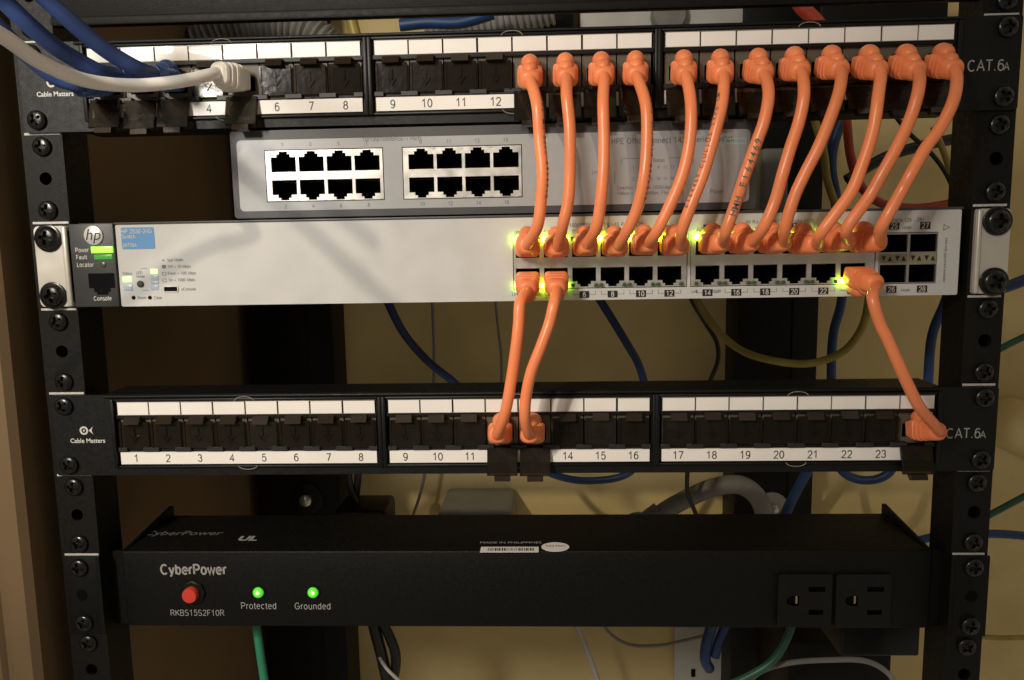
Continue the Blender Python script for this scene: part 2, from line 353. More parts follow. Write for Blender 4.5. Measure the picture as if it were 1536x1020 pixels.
def stroke_text(b, s, X, Y, Z, size, align='CENTER', wt=.125):
    """sans lettering as flat ribbons in the XZ plane, cap height 0.7 of the size"""
    k = size*.7; gap = .10
    tot = sum(FONT[c][0] + gap for c in s) - gap
    x = X - (tot*k/2 if align == 'CENTER' else 0); z = Z - k/2; n = 0
    for c in s:
        w, st = FONT[c]
        for P in st:
            P = [Vector(p) for p in P]; closed = (P[0] - P[-1]).length < 1e-4
            if closed: P = P[:-1]
            m = len(P); L = []
            for i, p in enumerate(P):
                a = P[i-1] if (i or closed) else None; d = P[(i+1) % m] if (i < m-1 or closed) else None
                t0 = (p - a).normalized() if a is not None else (d - p).normalized(); t1 = (d - p).normalized() if d is not None else t0
                n0 = Vector((-t0.y, t0.x)); n1 = Vector((-t1.y, t1.x)); h = n0 + n1
                h = h.normalized() if h.length > .2 else n0
                h = h / max(.5, h.dot(n0)); L.append((p + h*wt/2, p - h*wt/2))
            y = Y - .004*(n % 4); n += 1
            V = [[b.bm.verts.new((x + q.x*k, y, z + q.y*k)) for q in pr] for pr in L]
            for i in range(m if closed else m - 1):
                j = (i + 1) % m; f = b.bm.faces.new((V[i][0], V[i][1], V[j][1], V[j][0])); f.material_index = b.mi
        x += (w + gap)*k
def lettering(name, items, Y, m, parent, bold=0.0):
    """items: (text, x, z, size[, align[, bold[, shear]]]) printed on a face at depth Y"""
    b = MB()
    for it in items:
        t, x, z, sz = it[:4]; al = it[4] if len(it) > 4 else 'CENTER'; bo = it[5] if len(it) > 5 else bold; sh = it[6] if len(it) > 6 else 0
        if not sh and all(c in FONT for c in t):
            stroke_text(b, t, x, Y, z, sz, al, .115 + 3.0*bo); continue
        me = glyphs(t, sz, bo, al, sh)
        b.add_mesh(me, Matrix.Translation((x, Y, z)) @ Matrix.Rotation(math.pi/2, 4, 'X')); bpy.data.meshes.remove(me)
    return b.build(name, m, parent, smooth=False)
def txz(px, py, Y): p = at(px, py, Y); return p.x, p.z

def rj45(cx, cz, up, w=11.9, h=6.9, n1=(6.8, 1.5), n2=(4.2, 1.2)):
    """socket outline; the base edge lies away from the notch"""
    s = 1 if up else -1
    pts = [(-w/2, 0), (w/2, 0), (w/2, h), (n1[0]/2, h), (n1[0]/2, h+n1[1]), (n2[0]/2, h+n1[1]), (n2[0]/2, h+n1[1]+n2[1]),
           (-n2[0]/2, h+n1[1]+n2[1]), (-n2[0]/2, h+n1[1]), (-n1[0]/2, h+n1[1]), (-n1[0]/2, h), (-w/2, h)]
    tot = h + n1[1] + n2[1]
    return [(cx + x, cz + s * (z - tot/2)) for x, z in pts]
def rect(x0, x1, z0, z1): return [(x0, z0), (x1, z0), (x1, z1), (x0, z1)]

def socket_mesh(up):
    b = MB(); L = rj45(0, 0, up); b.cup(L, 0, 13)
    s = 1 if up else -1
    b.mi = 1
    for k in range(8):
        x = (k - 3.5) * 1.02
        b.box(x - .22, x + .22, 5.5, 9, s * -4.0, s * -4.4)
    return b.mesh('port', ['port_dark', 'gold'])
SOCKET = {True: socket_mesh(True), False: socket_mesh(False)}

def screw_mesh(r, h, flange=0):
    """pan head with a real cross recess, as a polar grid"""
    b = MB(); N, R = 72, 22; rings = []
    prof = [(r*.98, .6), (r, -h*.25)]
    if flange: rings += [[(q*math.cos(2*math.pi*k/N), y, q*math.sin(2*math.pi*k/N)) for k in range(N)] for q, y in ((flange, .3), (flange, -.8), (flange*.96, -1.0), (r*1.02, -1.05))]
    else: rings.append([(r*math.cos(2*math.pi*k/N), .6, r*math.sin(2*math.pi*k/N)) for k in range(N)])
    for i in range(R + 1):
        f = max(1 - i/R, .004); q = r*f; ring = []
        dome = -h*(.35 + .65*math.sqrt(max(0, 1 - f**2.6)))
        for k in range(N):
            a = 2*math.pi*k/N; x, z = q*math.cos(a), q*math.sin(a)
            arm = min(abs(x), abs(z)); ln = max(abs(x), abs(z)); wd = r*.155
            d = 0.0
            if ln < r*.62: d = max(0, min(1, (wd - arm)/(r*.05))) * min(1, (r*.62 - ln)/(r*.16))
            if q < r*.24: d = 1.0
            ring.append((x, dome + d*h*.62, z))
        rings.append(ring)
    b.loft(rings)
    return b.mesh('screw', 'screw_black', 35)
SCREW = screw_mesh(4.8, 2.7)
BIG_SCREW = screw_mesh(5.7, 3.6, 7.0)
def put_screw(parent, x, y, z, big=False):
    return link('screw', BIG_SCREW if big else SCREW, parent, (x, y, z), (0, random.uniform(0, 3.1), 0))

U = 44.45
# ------------------------------------------------------------------ wall
b = MB(); b.box(-900, 900, 330, 345, -700, 700); w = b.build('wall', 'wall_paint'); w['kind'] = 'structure'
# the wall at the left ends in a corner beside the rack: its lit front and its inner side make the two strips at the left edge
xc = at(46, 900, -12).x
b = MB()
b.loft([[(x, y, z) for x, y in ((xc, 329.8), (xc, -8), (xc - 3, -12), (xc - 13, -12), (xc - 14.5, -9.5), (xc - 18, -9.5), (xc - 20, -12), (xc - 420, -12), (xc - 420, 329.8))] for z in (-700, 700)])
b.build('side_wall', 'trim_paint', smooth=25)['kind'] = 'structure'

# ------------------------------------------------------------------ rack
rack = thing('equipment_rack', 'black open frame equipment rack with drilled front rails and wide rear uprights', 'rack', (0, 0, -300))
XI = 225.5
used = {1: 'p1', -1: 'sw', -3: 'p2', -5: 'pdu'}         # units (bottom at k*U) that carry equipment
for sd in (-1, 1):
    XO = 246.5 if sd < 0 else 244.0
    b = MB()
    holes = []
    zs = []
    for k in range(-8, 4):
        for j, o in enumerate((6.35, 22.23, 38.1)):
            zs.append((k, j, k*U + o))
    for k, j, z in zs:
        c = sd * 236
        holes.append([(c + 3.3*math.cos(a*math.pi/6), z + 3.3*math.sin(a*math.pi/6)) for a in range(12)])
    xa, xb = sorted((sd*XI, sd*XO))
    b.holed(rect(xa, xb, -355, 178), holes, 0.0, 2.2)
    b.box(sd*XI, sd*(XI + 2.0), 2.2, 22, -355, 178)          # inner flange
    b.box(sd*XO, sd*(XO - 2.0), 2.2, 30, -355, 178)          # outer flange
    b.box(xa + 2.4, xb - 2.4, 14, 15.5, -355, 178)           # dark backing strip behind the holes
    rail = b.build('rail', 'rail_metal', rack, smooth=30)
    for k in range(-7, 4):
        m = MB(); xm = sorted((sd*226.2, sd*(XO - 1.6))); m.box(xm[0], xm[1], -0.12, 0.05, k*U - .55, k*U + .55)
        if k in (1,) and sd > 0: continue
        m.build('unit_mark', 'mark_white', rail, smooth=False)
    for k, j, z in zs:
        if j == 1: continue
        if k in used or k < -6: continue
        put_screw(rail, sd*236, 0, z)
# rear uprights bolted to the wall
YU = 285
for (pa, pb), (qx, qy) in (((377, 499), (461, 748)), ((1106, 1226), (1157, 762))):
    xa, xb = at(pa, 520, YU).x, at(pb, 520, YU).x
    b = MB(); b.box(xa, xb, YU, 329.5, -600, 600, .8); b.box(xa + (xb-xa)*.68, xa + (xb-xa)*.70, YU-1.2, YU, -600, 600)
    up = b.build('rear_upright', 'black_metal', rack)
    q = at(qx, qy, YU)
    b = MB(); b.lathe([(15, 0), (15, -2.4), (13.5, -3.2), (6, -3.2)], (q.x, YU, q.z), n=32); wsh = b.build('washer', 'rail_metal' if pa < 600 else 'grey_conduit', up)
    b = MB(); b.lathe([(5.5, 0), (5.5, -3.5), (4, -5), (.01, -5.6)], (q.x, YU-3.2, q.z), n=6 if pa > 600 else 20); b.build('bolt', 'steel', up)
    if pa < 600:
        for qx2, qy2 in ((1, 1),):
            pass

# shelf tray above the upper patch panel
t = thing('blank_cover', 'plain black cover strip above the upper patch panel at the top edge', 'cover strip', (0, 0, 95))
b = MB(); b.box(-224.5, 224.5, -1.5, .8, 99.7, 142, .3); b.build('face', 'black_metal', t)
b = MB(); b.box(-224.5, 224.5, -3.0, 2.2, 95.4, 99.5, .7); b.build('lip', 'black_metal', t)

# ------------------------------------------------------------------ patch panels
SEG = [(-207.6, -71.1), (-64.7, 69.9), (75.7, 211.7)]
def port_x(i):
    s = SEG[i // 8]; return s[0] + (i % 8 + .5) * (s[1] - s[0]) / 8
PZ = 23.2                                   # jack centre above the unit's lower edge

def shutter_mesh():
    b = MB(); w = 15.6
    b.box(-w/2, w/2, -.9, .3, -7.6, 6.8, .25, 1)
    b.box(-w/2, -w/2 + 1.0, -1.5, -.9, -7.0, 6.6); b.box(w/2 - 1.0, w/2, -1.5, -.9, -7.0, 6.6)
    b.mi = 1; b.prism_x([(-4.4, 6.1), (-2.2, 9.6), (.3, 9.6), (.3, 6.85), (-.95, 6.85), (-.95, 6.1)], -4.1, 4.1); b.mi = 0
    # moulded arrow
    b.box(-.35, .35, -1.5, -.9, -1.2, 3.6)
    for s in (-1, 1):
        b.prism([(0, -4.4), (s*2.4, -.8), (s*1.7, -.6), (0, -3.2)] if s > 0 else [(0, -3.2), (-1.7, -.6), (-2.4, -.8), (0, -4.4)], -1.5, -.9)
    return b.mesh('dust_shutter', ['smoked_plastic', 'tab_plastic'], 30)
SHUT = shutter_mesh()
def jack_mesh():
    b = MB()
    L = rj45(0, -.4, True, w=11.8)
    b.holed(rect(-8.1, 8.1, -8.2, 8.6), [L], 0, 1.5)
    b.box(-8.1, 8.1, 1.5, 13.8, 7.2, 8.6); b.box(-8.1, 8.1, 1.5, 13.8, -8.2, -6.6)
    b.box(-8.1, -6.4, 1.5, 13.8, -6.6, 7.2); b.box(6.4, 8.1, 1.5, 13.8, -6.6, 7.2)
    b.mi = 1; b.cup(L, 0.02, 13)
    b.mi = 2
    for k in range(8):
        x = (k - 3.5) * 1.02; b.box(x - .22, x + .22, 5.5, 9, -4.8, -4.4)
    return b.mesh('jack', ['jack_plastic', 'port_dark', 'gold'], 30)
JACK = jack_mesh()

def patch_panel(z0, label, open_ports, logo_px, cat_px, numbers_hidden):
    t = thing('patch_bay', label, 'patch panel', (0, -2, z0), 'patch panels')
    YF = -2.0
    b = MB()
    holes = [rect(s[0] - .6, s[1] + .6, z0 + 14.6, z0 + 32.4) for s in SEG]
    outer = [(x, z + z0 + 22.0) for x, z in rring(486.5, 43.4, 1.2, 2)]
    b.holed(outer, holes, YF, -.1)
    b.prism_x([(-.1, z0 + 43.6), (0.6, z0+43.6), (24, z0 + 43.6), (24, z0 + 42.2), (1.5, z0 + 42.2), (-.1, z0+41)], -216, 216)   # folded top
    b.prism_x([(-.1, z0 + .4), (20, z0 + .4), (20, z0 + 1.6), (-.1, z0 + 1.6)], -216, 216)
    b.box(-216, 216, 14, 24, z0 + 1.7, z0 + 42.1)
    b.box(-214, 216, -3.0, YF - .02, z0 + 42.0, z0 + 43.5, .6, 3)
    fp = b.build('faceplate', 'panel_metal', t, smooth=30)
    # raised bezel round each group of eight
    for s in SEG:
        b = MB(); a0, a1, c0, c1 = s[0] - 3.2, s[1] + 3.2, z0 + 4.6, z0 + 41.6
        b.box(a0, a0 + 2.0, -4.2, YF, c0, c1, .5); b.box(a1 - 2.0, a1, -4.2, YF, c0, c1, .5)
        b.box(a0 + 2.0, a1 - 2.0, -3.6, YF, c1 - 1.2, c1, .4); b.box(a0 + 2.0, a1 - 2.0, -3.6, YF, c0, c0 + 1.2, .4)
        b.box(s[0] - .6, s[1] + .6, -2.8, -2.05, z0 + 31.2, z0 + 32.9)
        bz = b.build('bezel', 'black_plastic', t)
        b = MB()
        pw = (s[1] - s[0]) / 8
        for k in range(9):
            x = s[0] + k * pw
            b.box(max(x - 4.3, s[0] - .5), min(x + 4.3, s[1] + .5), -3.9, 0, z0 + 13.4, z0 + 15.9, .3, 1)
        b.build('hinge_strip', 'hinge_plastic', bz)
        # name strip
        b = MB()
        for k in range(8):
            dz_ = random.uniform(-.12, .12); b.box(s[0] + k*pw + .45 + random.uniform(-.12, .12), s[0] + (k+1)*pw - .45 + random.uniform(-.12, .12), -3.05, -2.05, z0 + 33.15, z0 + 39.7 + dz_)
        ls = b.build('label_strip', 'label_white', t, smooth=False)
        # half round clear finger notch of the label holder
        b = MB(); b.box(s[0], s[1], -3.0, -2.02, z0 + 32.9, z0 + 33.1); b.box(s[0], s[1], -3.0, -2.02, z0 + 39.8, z0 + 40.1)
        cx = s[0] + 4*pw
        for zz, sg in ((z0 + 40.4, 1), (z0 + 5.9, -1)):
            pts = [Vector((cx + 5*math.cos(a), -3.9, zz + sg*2.1*math.sin(a))) for a in [math.pi*i/12 for i in range(13)]]
            b.tube(pts, .22, 6)
        b.build('label_holder', 'clear_plug', t)
        ns = MB(); si = SEG.index(s)
        ns.box(s[0] + .2, s[1] - .2, -3.05, -2.05, z0 + 6.6, z0 + 13.1)
        nso = ns.build('number_strip', 'label_white', t, smooth=False)
        lettering('numerals', [(str(si*8 + k + 1), s[0] + (k + .5)*pw, z0 + 9.8, 5.4) for k in range(8)], -3.12, 'print_black', nso, .006)
    for i in range(24):
        link('jack', JACK, t, (port_x(i), -.6, z0 + PZ))
        if i + 1 in open_ports:
            a = math.radians(180 - random.uniform(10, 26))
            link('dust_shutter', SHUT, t, (port_x(i), -5.8 - random.uniform(0, 1), z0 + 7.2 + random.uniform(-.5, .5)), (a, 0, 0))
        else:
            link('dust_shutter', SHUT, t, (port_x(i), -2.3, z0 + PZ - .6 + random.uniform(-.15, .15)), (random.uniform(-.07, .05), 0, random.uniform(-.04, .04)))
    for sd in (-1, 1):
        for o in (6.35, 38.1): put_screw(t, sd*236, YF, z0 + o)
    x, z = txz(*cat_px, YF)
    lettering('category_print', [('CAT.6', x, z, 6.9, 'LEFT'), ('A', x + 16.9, z - .65, 4.9, 'LEFT')], YF - .1, 'print_grey', t, .004)
    x, z = txz(*logo_px, YF)
    lg = lettering('maker_print', [('Cable Matters', x, z - 3.0, 3.3, 'CENTER', .02, 1e-4)], YF - .1, 'print_white', t, .02)
    b = MB(); cx, cz = x - 1.6, z + 2.6
    rg = lambda r: [(cx + r*math.cos(2*math.pi*k/20), cz + r*math.sin(2*math.pi*k/20)) for k in range(20)]
    b.holed(rg(2.3), [rg(1.35)], YF - .1, YF - .05)
    b.prism(rg(.55), YF - .1, YF - .05)
    b.prism([(cx + 2.6, cz), (cx + 5.0, cz + 2.1), (cx + 4.3, cz + .7), (cx+4.3, cz - .7), (cx + 5.0, cz - 2.1)], YF - .1, YF - .05)
    b.build('emblem', 'print_white', lg, smooth=False)
    return t
patch_panel(U, 'black patch panel at top with many orange cables plugged into its right half', {1, 2, 3, 5, *range(13, 25)}, (82, 132), (1451, 99), None)
patch_panel(-3*U, 'black patch panel in the middle holding only three orange cables', {12, 13, 24}, (131, 653), (1419, 650), None)

# ------------------------------------------------------------------ rack switch
sw = thing('network_switch', 'white rack mounted switch with blue sticker and many green lights', 'network switch', (0, 0, -U))
ZT, ZB = -1.2, -43.6
b = MB(); b.box(-222, 221.5, 32, 200, ZB + .3, ZT + .6, .6)
b.holed(rect(-222, 221.5, ZB + .3, ZT + .6), [rect(-220.5, 220, ZB + 1.8, ZT - .9)], 2.05, 31.9); b.build('chassis', 'switch_grey', sw)
YS = -1.5
blocks = [(1.2, 88.2), (89.6, 180.2)]
bz0, bz1 = -37.6, -11.8
sfp = (181.6, 209.8)
up_c, lo_c = -17.0, -31.9
px = [1.2 + 7.4 + 14.15*k for k in range(6)] + [89.6 + 8.6 + 14.25*k for k in range(6)]
b = MB()
b.holed([(x + 9.6, z - 22.6) for x, z in rring(421.5, 41.6, .8, 2)], [rect(a, c, bz0, bz1) for a, c in blocks] + [rect(sfp[0], sfp[1], bz0, bz1 - .6)], YS, 2)
face = b.build('faceplate', 'switch_white', sw, smooth=30)
b = MB(); b.box(-225.2, -202.0, -2.2, 3, ZB + .2, ZT + .3, .6)
lefts = b.build('status_panel', 'switch_grey', sw)
b = MB(); b.box(-201.5, 221, -1.9, 2, ZT - .55, ZT + .7, .3); b.build('top_edge', 'desk_grey', sw)
for bi, (a, c) in enumerate(blocks):
    P6 = px[bi*6:bi*6+6]
    b = MB()
    b.holed(rect(a + .35, c - .35, bz0 + .35, bz1 - .35), [rj45(x, up_c, True) for x in P6] + [rj45(x, lo_c, False) for x in P6], -.9, .2)
    blk = b.build('port_block', 'nickel', sw, smooth=30)
    for x in P6:
        link('port', SOCKET[True], blk, (x, .1, up_c)); link('port', SOCKET[False], blk, (x, .1, lo_c))
# SFP cage
b = MB()
W2 = (sfp[1] - sfp[0]) / 2
sh = [rect(sfp[0] + .8 + k*W2, sfp[0] + W2 - .5 + k*W2, z0, z1) for k in (0, 1) for z0, z1 in ((-22.0, -13.4), (-36.9, -28.2))]
b.holed(rect(sfp[0] + .3, sfp[1] - .3, bz0 + .3, bz1 - .9), sh, -1.3, .2)
cage = b.build('module_cage', 'steel', sw, smooth=30)
for L in sh:
    m = MB(); m.cup(L, .1, 30); m.build('module_slot', 'port_dark', cage)
m = MB()
for k in (0, 1):
    xa = sfp[0] + .8 + k*W2
    m.box(xa, xa + W2 - 1.3, -1.6, -1.3, -27.4, -22.8)
st = m.build('arrow_plate', 'arrow_metal', cage)
m = MB()
for k in (0, 1):
    for j in range(4):
        xa = sfp[0] + 2.3 + k*W2 + j*3.05 + (j > 1)*.5; up = j % 2
        z_lo, z_hi = -26.4, -23.8
        m.prism([(xa - 1.1, z_lo if up else z_hi), (xa + 1.1, z_lo if up else z_hi), (xa, z_hi if up else z_lo)], -1.7, -1.62)
m.build('arrow_print', 'print_black', st, smooth=False)
# link lights: which corners are lit
lit = {(0, 1, -1): 'led_link', (1, 1, -1): 'led_link', (1, 1, 1): 'led_link_small', (2, 1, 1): 'led_link_small', (3, 1, -1): 'led_link', (4, 1, -1): 'led_link', (5, 1, -1): 'led_link',
       (6, 1, -1): 'led_link', (7, 1, -1): 'led_link_small', (8, 1, -1): 'led_link_small', (9, 1, -1): 'led_link_small', (10, 1, -1): 'led_link_small', (11, 1, -1): 'led_link_small',
       (0, -1, -1): 'led_link_small', (0, -1, 1): 'led_link_small', (1, -1, -1): 'led_link', (1, -1, 1): 'led_link_small', (11, -1, -1): 'led_link'}
LEDS = {}
for i, x in enumerate(px):
    for row in (1, -1):
        for cr in (-1, 1):
            key = (i, row, cr); mm = lit.get(key, 'led_off')
            if mm not in LEDS:
                m = MB(); e = 1.35 if mm == 'led_link' else 1.0
                m.box(-e, e, -1.1, -.3, -e*.9, e*.9, .3); LEDS[mm] = m.mesh('link_light', mm, 40)
            zc = (up_c + 4.2) if row > 0 else (lo_c - 4.0)
            link('link_light', LEDS[mm], sw, (x + cr*5.75, -1.5, zc))
# printing on the white face
YP = YS - .08
nums = MB(); its = []; soft = []
def numbox(n, x, z):
    nums.box(x - 2.5, x + 2.5, YP, YP + .05, z - 1.7, z + 1.7); its.append((str(n), x, z, 3.3))
for i, x in enumerate(px):
    numbox(2*i + 1, x, -8.6); numbox(2*i + 2, x, -41.2 + .6)
    for zz, d in ((-8.6, -1), (-40.6, 1)):
        for s_ in (-1, 1):
            nums.box(x + s_*2.6, x + s_*5.6, YP, YP + .05, zz - .08, zz + .08); nums.box(x + s_*5.5, x + s_*5.66, YP, YP + .05, zz, zz + d*1.8)
for n, x, z in ((25, 188.3, -9.3), (27, 203.2, -9.3), (26, 188.3, -40.3), (28, 203.2, -40.3)): numbox(n, x, z)
nb = nums.build('number_boxes', 'print_black', sw, smooth=False)
lettering('port_numbers', its, YP - .06, 'print_white', nb, .015)
def T(s, px_, py_, size, al='CENTER', bold=.01): x, z = txz(px_, py_, YS); return (s, x, z, size, al, bold)
lettering('face_print', [
    T('10/100/1000BASE-T RJ-45 Ports(1-24)', 905, 337, 2.5), T('All RJ-45 ports(1-24) Auto-MDIX', 1170, 332, 2.5), T('SFP Ports (25 - 28)', 1354, 330, 2.5),
    T('Link', 776, 349, 2.0), T('Link', 1046, 346, 2.0), T('Mode', 1078, 345, 2.0), T('Link', 773, 441, 2.0), T('Mode', 806, 441, 2.0),
    T('Link', 1042, 437, 2.0), T('Mode', 1075, 436, 2.0), T('Mode', 1360, 341, 2.0), T('Mode', 1358, 435, 2.0),
    T('Spd Mode:', 251, 390, 2.0, 'LEFT'), T('Off = 10 Mbps', 252, 400, 2.0, 'LEFT'), T('Flash = 100 Mbps', 252, 410, 2.0, 'LEFT'), T('On = 1000 Mbps', 253, 420, 2.0, 'LEFT'),
    T('Status', 191, 410, 2.0), T('LED', 209, 409, 2.0), T('Mode', 211, 414.5, 2.0), T('Reset', 213, 446.5, 2.0), T('Clear', 237, 446.5, 2.0), T('uConsole', 283, 433.5, 2.0)],
    YP, 'print_soft', sw)
me = glyphs('Use only approved modules', 1.9, .01); m = MB(); q = at(1418, 390, YS)
m.add_mesh(me, Matrix.Translation((q.x, YP, q.z)) @ Matrix.Rotation(math.pi/2, 4, 'X') @ Matrix.Rotation(math.pi/2, 4, 'Z')) if False else None
q2 = at(1420, 341, YS); m.holed([(q2.x - 1.5, q2.z - 1.6), (q2.x + 1.7, q2.z), (q2.x - 1.5, q2.z + 1.6)], [[(q2.x - 1.2, q2.z - 1.1), (q2.x + 1.1, q2.z), (q2.x - 1.2, q2.z + 1.1)]], YP, YP + .05)
m.add_mesh(me, Matrix.Translation((q.x, YP, q.z)) @ Matrix.Rotation(math.pi/2, 4, 'X') @ Matrix.Rotation(-math.pi/2, 4, 'Z'))
m.build('side_print', 'print_soft', sw, smooth=False)
# blue sticker
a_, b_ = at(181, 341.5, YS), at(233, 373, YS)
m = MB(); m.prism([(x + (a_.x + b_.x)/2, z + (a_.z + b_.z)/2) for x, z in rring(b_.x - a_.x, a_.z - b_.z, .8, 3)], YS - .2, YS)
stk = m.build('sticker', 'sticker_blue', sw)
lettering('sticker_print', [(*txz(182.5, 347, YS), 0)[:0] or ('HP 2530-24G', *txz(182.5, 347.3, YS), 2.8, 'LEFT', .014), ('Switch', *txz(183, 355, YS), 2.7, 'LEFT', .014), ('J9770A', *txz(184, 368, YS), 2.4, 'LEFT', .012)], YS - .28, 'print_white', stk)
# status panel: badge, lights, console port
q = at(141, 353, -2.2); YB = -2.2
m = MB(); m.lathe([(4.9, 0), (4.9, -.7), (4.5, -1.0), (.01, -1.02)], (q.x, YB, q.z), n=36); bd = m.build('badge', 'badge_silver', sw)
lettering('badge_print', [('hp', q.x - .2, q.z + .1, 8.2, 'CENTER', -.005, .25)], YB - 1.1, 'print_black', bd)
def pane(px0, py0, px1, py1, mm, name, Y, dep=.6, parent=None):
    a, c = at(px0, py0, Y), at(px1, py1, Y)
    m = MB(); m.box(a.x, c.x, Y - dep, Y + .3, c.z, a.z, .2); return m.build(name, mm, parent or sw)
pane(137, 370, 170, 379, 'led_bright', 'power_light', YB); pane(141.5, 382, 169.5, 389, 'led_dim', 'fault_light', YB)
q = at(155, 397, YB); m = MB(); m.lathe([(1.4, 0), (1.4, -.4), (.01, -.8)], (q.x, YB, q.z), n=16); m.build('locator_light', 'led_off', sw)
def TB(s, px_, py_, size, al='CENTER', bold=.012): x, z = txz(px_, py_, YB); return (s, x, z, size, al, bold)
lettering('panel_print', [TB('Power', 123, 375, 2.9), TB('Fault', 122.5, 385.7, 2.9), TB('Locator', 128, 397, 2.9), TB('Console', 154, 447.5, 2.9)], YB - .08, 'print_white', lefts)
qa, qb = at(132, 409, YB), at(174, 443, YB)
L = [(x, z) for x, z in rj45((qa.x + qb.x)/2, (qa.z + qb.z)/2, False, w=qb.x - qa.x, h=7.6, n1=(8.6, 2.0), n2=(6.0, 1.4))]
m = MB(); m.prism(L, YB - .12, YB - .02); m.mi = 1
m.cup([(x*.94 + .06*(qa.x+qb.x)/2, z*.94 + .06*(qa.z+qb.z)/2) for x, z in L], YB - .14, YB - .04)
m.build('console_port', ['port_dark', 'port_dark'], sw, smooth=False)
pane(183.5, 415, 198, 423, 'led_status', 'status_light', YS, .3); pane(185, 427.5, 199.5, 436, 'led_pale', 'status_light', YS, .3)
pane(225.5, 403.5, 237, 411, 'led_mode', 'mode_light', YS, .3)
for y0, y1 in ((413, 420.5), (422.5, 426), (428, 435)): pane(226, y0, 238, y1, 'led_pale', 'mode_light', YS, .3)
q = at(211, 426, YS); m = MB(); m.lathe([(1.75, 0), (1.75, -.5), (1.4, -.9), (.01, -1)], (q.x, YS, q.z), n=20); m.build('mode_button', 'switch_grey', sw)
for px_ in (200.5, 225): q = at(px_, 446.5, YS); m = MB(); m.lathe([(1.05, .1), (1.05, -.1), (.01, -.1)], (q.x, YS, q.z), n=16); m.build('pinhole', 'port_dark', sw)
qa, qb = at(245, 429, YS), at(268, 438, YS); cx, cz = (qa.x+qb.x)/2, (qa.z+qb.z)/2
m = MB(); o = [(cx + x, cz + z) for x, z in rring(qb.x-qa.x, qa.z-qb.z, .7, 3)]; i_ = [(cx + x, cz + z) for x, z in rring(qb.x-qa.x-.9, qa.z-qb.z-.9, .5, 3)]
m.holed(o, [i_], YS - .4, YS); up_ = m.build('usb_socket', 'nickel', sw)
m = MB(); m.prism(i_, YS - .12, YS - .02); m.build('socket_mouth', 'port_dark', up_)
m = MB()
for qx, qy, s_ in ((246, 400, 1), (246.5, 410.5, 0), (247, 420.5, 0)):
    q = at(qx, qy, YS)
    if s_: m.prism(rect(q.x - 1, q.x + 1, q.z - .9, q.z + .9), YP, YP + .05)
    else: m.holed(rect(q.x - 1, q.x + 1, q.z - .9, q.z + .9), [rect(q.x - .75, q.x + .75, q.z - .65, q.z + .65)], YP, YP + .05)
q = at(245, 390.5, YS); m.prism(rect(q.x - .4, q.x + .4, q.z - .4, q.z + .4), YP, YP + .05)
qa, qb = at(210.5, 402.5, YS), at(224, 435.5, YS)
m.box(qa.x, qb.x, YP, YP + .05, qa.z - .1, qa.z + .1); m.box(qa.x, qb.x, YP, YP + .05, qb.z - .1, qb.z + .1)
m.build('legend_marks', 'print_soft', sw, smooth=False)
# rack brackets
for sd in (-1, 1):
    m = MB(); xa, xb = sorted((sd*226.0, sd*243.5)) if sd < 0 else (227.0, 243.5)
    oc = [(x + (xa+xb)/2, z - 22.3) for x, z in rring(xb - xa, 41.2, 2.4, 3)]
    m.prism(oc, -2.2, -.2)
    xe = xb if sd < 0 else xa
    m.box(xe - sd*(-.2) - (2.6 if sd < 0 else 0), xe + (0 if sd < 0 else 2.6), -3.6, 14, -43.0, -1.8, 1.0, 3)
    br = m.build('bracket', 'bracket_steel', sw)
    for z in (-7.8, -37.2): put_screw(br, sd*236 + (0 if sd < 0 else 1.0), -2.2, z, True)

# ------------------------------------------------------------------ desktop switch
ds = thing('desktop_switch', 'grey desktop switch with two empty blocks of eight ports standing on the white switch', 'network switch', (-9, 0, 0))
m = MB(); m.box(-139.6, 121.4, 16.2, 150, .4, 43.6, .6)
m.holed([(x - 9.1, z + 22) for x, z in rring(261, 43.2, 1.6, 3)], [[(x - 9.2, z + 21.4) for x, z in rring(254.4, 34.8, 2.2, 4)]], .1, 1.5)
m.holed([(x - 9.1, z + 22) for x, z in rring(261, 43.2, 1.6, 3)], [[(x - 9.1, z + 22) for x, z in rring(257, 39.2, 1.6, 3)]], 1.55, 16.1); m.build('case', 'desk_grey', ds)
YD = .0
db = [(-122.6, -62.6), (-53.2, 6.6)]; dz = (8.2, 34.0)
m = MB()
m.holed([(x - 9.2, z + 21.4) for x, z in rring(254.6, 35.0, 2.2, 4)], [rect(a, c, *dz) for a, c in db], YD, 1.6)
m.build('faceplate', 'desk_face', ds, smooth=30)
dpx = []
for a, c in db:
    P4 = [a + 2.6 + 6.85 + 14.1*k for k in range(4)]; dpx.append(P4)
    m = MB()
    m.holed(rect(a + .45, c - .45, dz[0] + .45, dz[1] - .45), [rj45(x, 28.0, True, 12.6, 7.3) for x in P4] + [rj45(x, 14.0, False, 12.6, 7.3) for x in P4], -.1, 1.4)
    for x in P4:
        for z in (dz[0] + 1.0, dz[1] - 1.0): m.box(x + 5.6, x + 6.9, -.45, -.1, z - .3, z + .3)
    blk = m.build('port_block', 'nickel', ds, smooth=30)
    m = MB(); m.holed(rect(a - .1, c + .1, dz[0] - .1, dz[1] + .1), [rect(a + .4, c - .4, dz[0] + .4, dz[1] - .4)], .2, .32); m.build('block_gap', 'port_dark', ds, smooth=False)
    for x in P4:
        o = link('port', SOCKET[True], blk, (x, 1.35, 28.0)); o.scale = (1.06, 1, 1.06)
        o = link('port', SOCKET[False], blk, (x, 1.35, 14.0)); o.scale = (1.06, 1, 1.06)
its = [('10/100/1000BASE-T Ports', *txz(588, 208, YD), 2.7)]
for bi, P4 in enumerate(dpx):
    for k, x in enumerate(P4):
        its.append((str(bi*8 + 2*k + 1), x, 36.3, 2.5)); its.append((str(bi*8 + 2*k + 2), x, 5.9, 2.5))
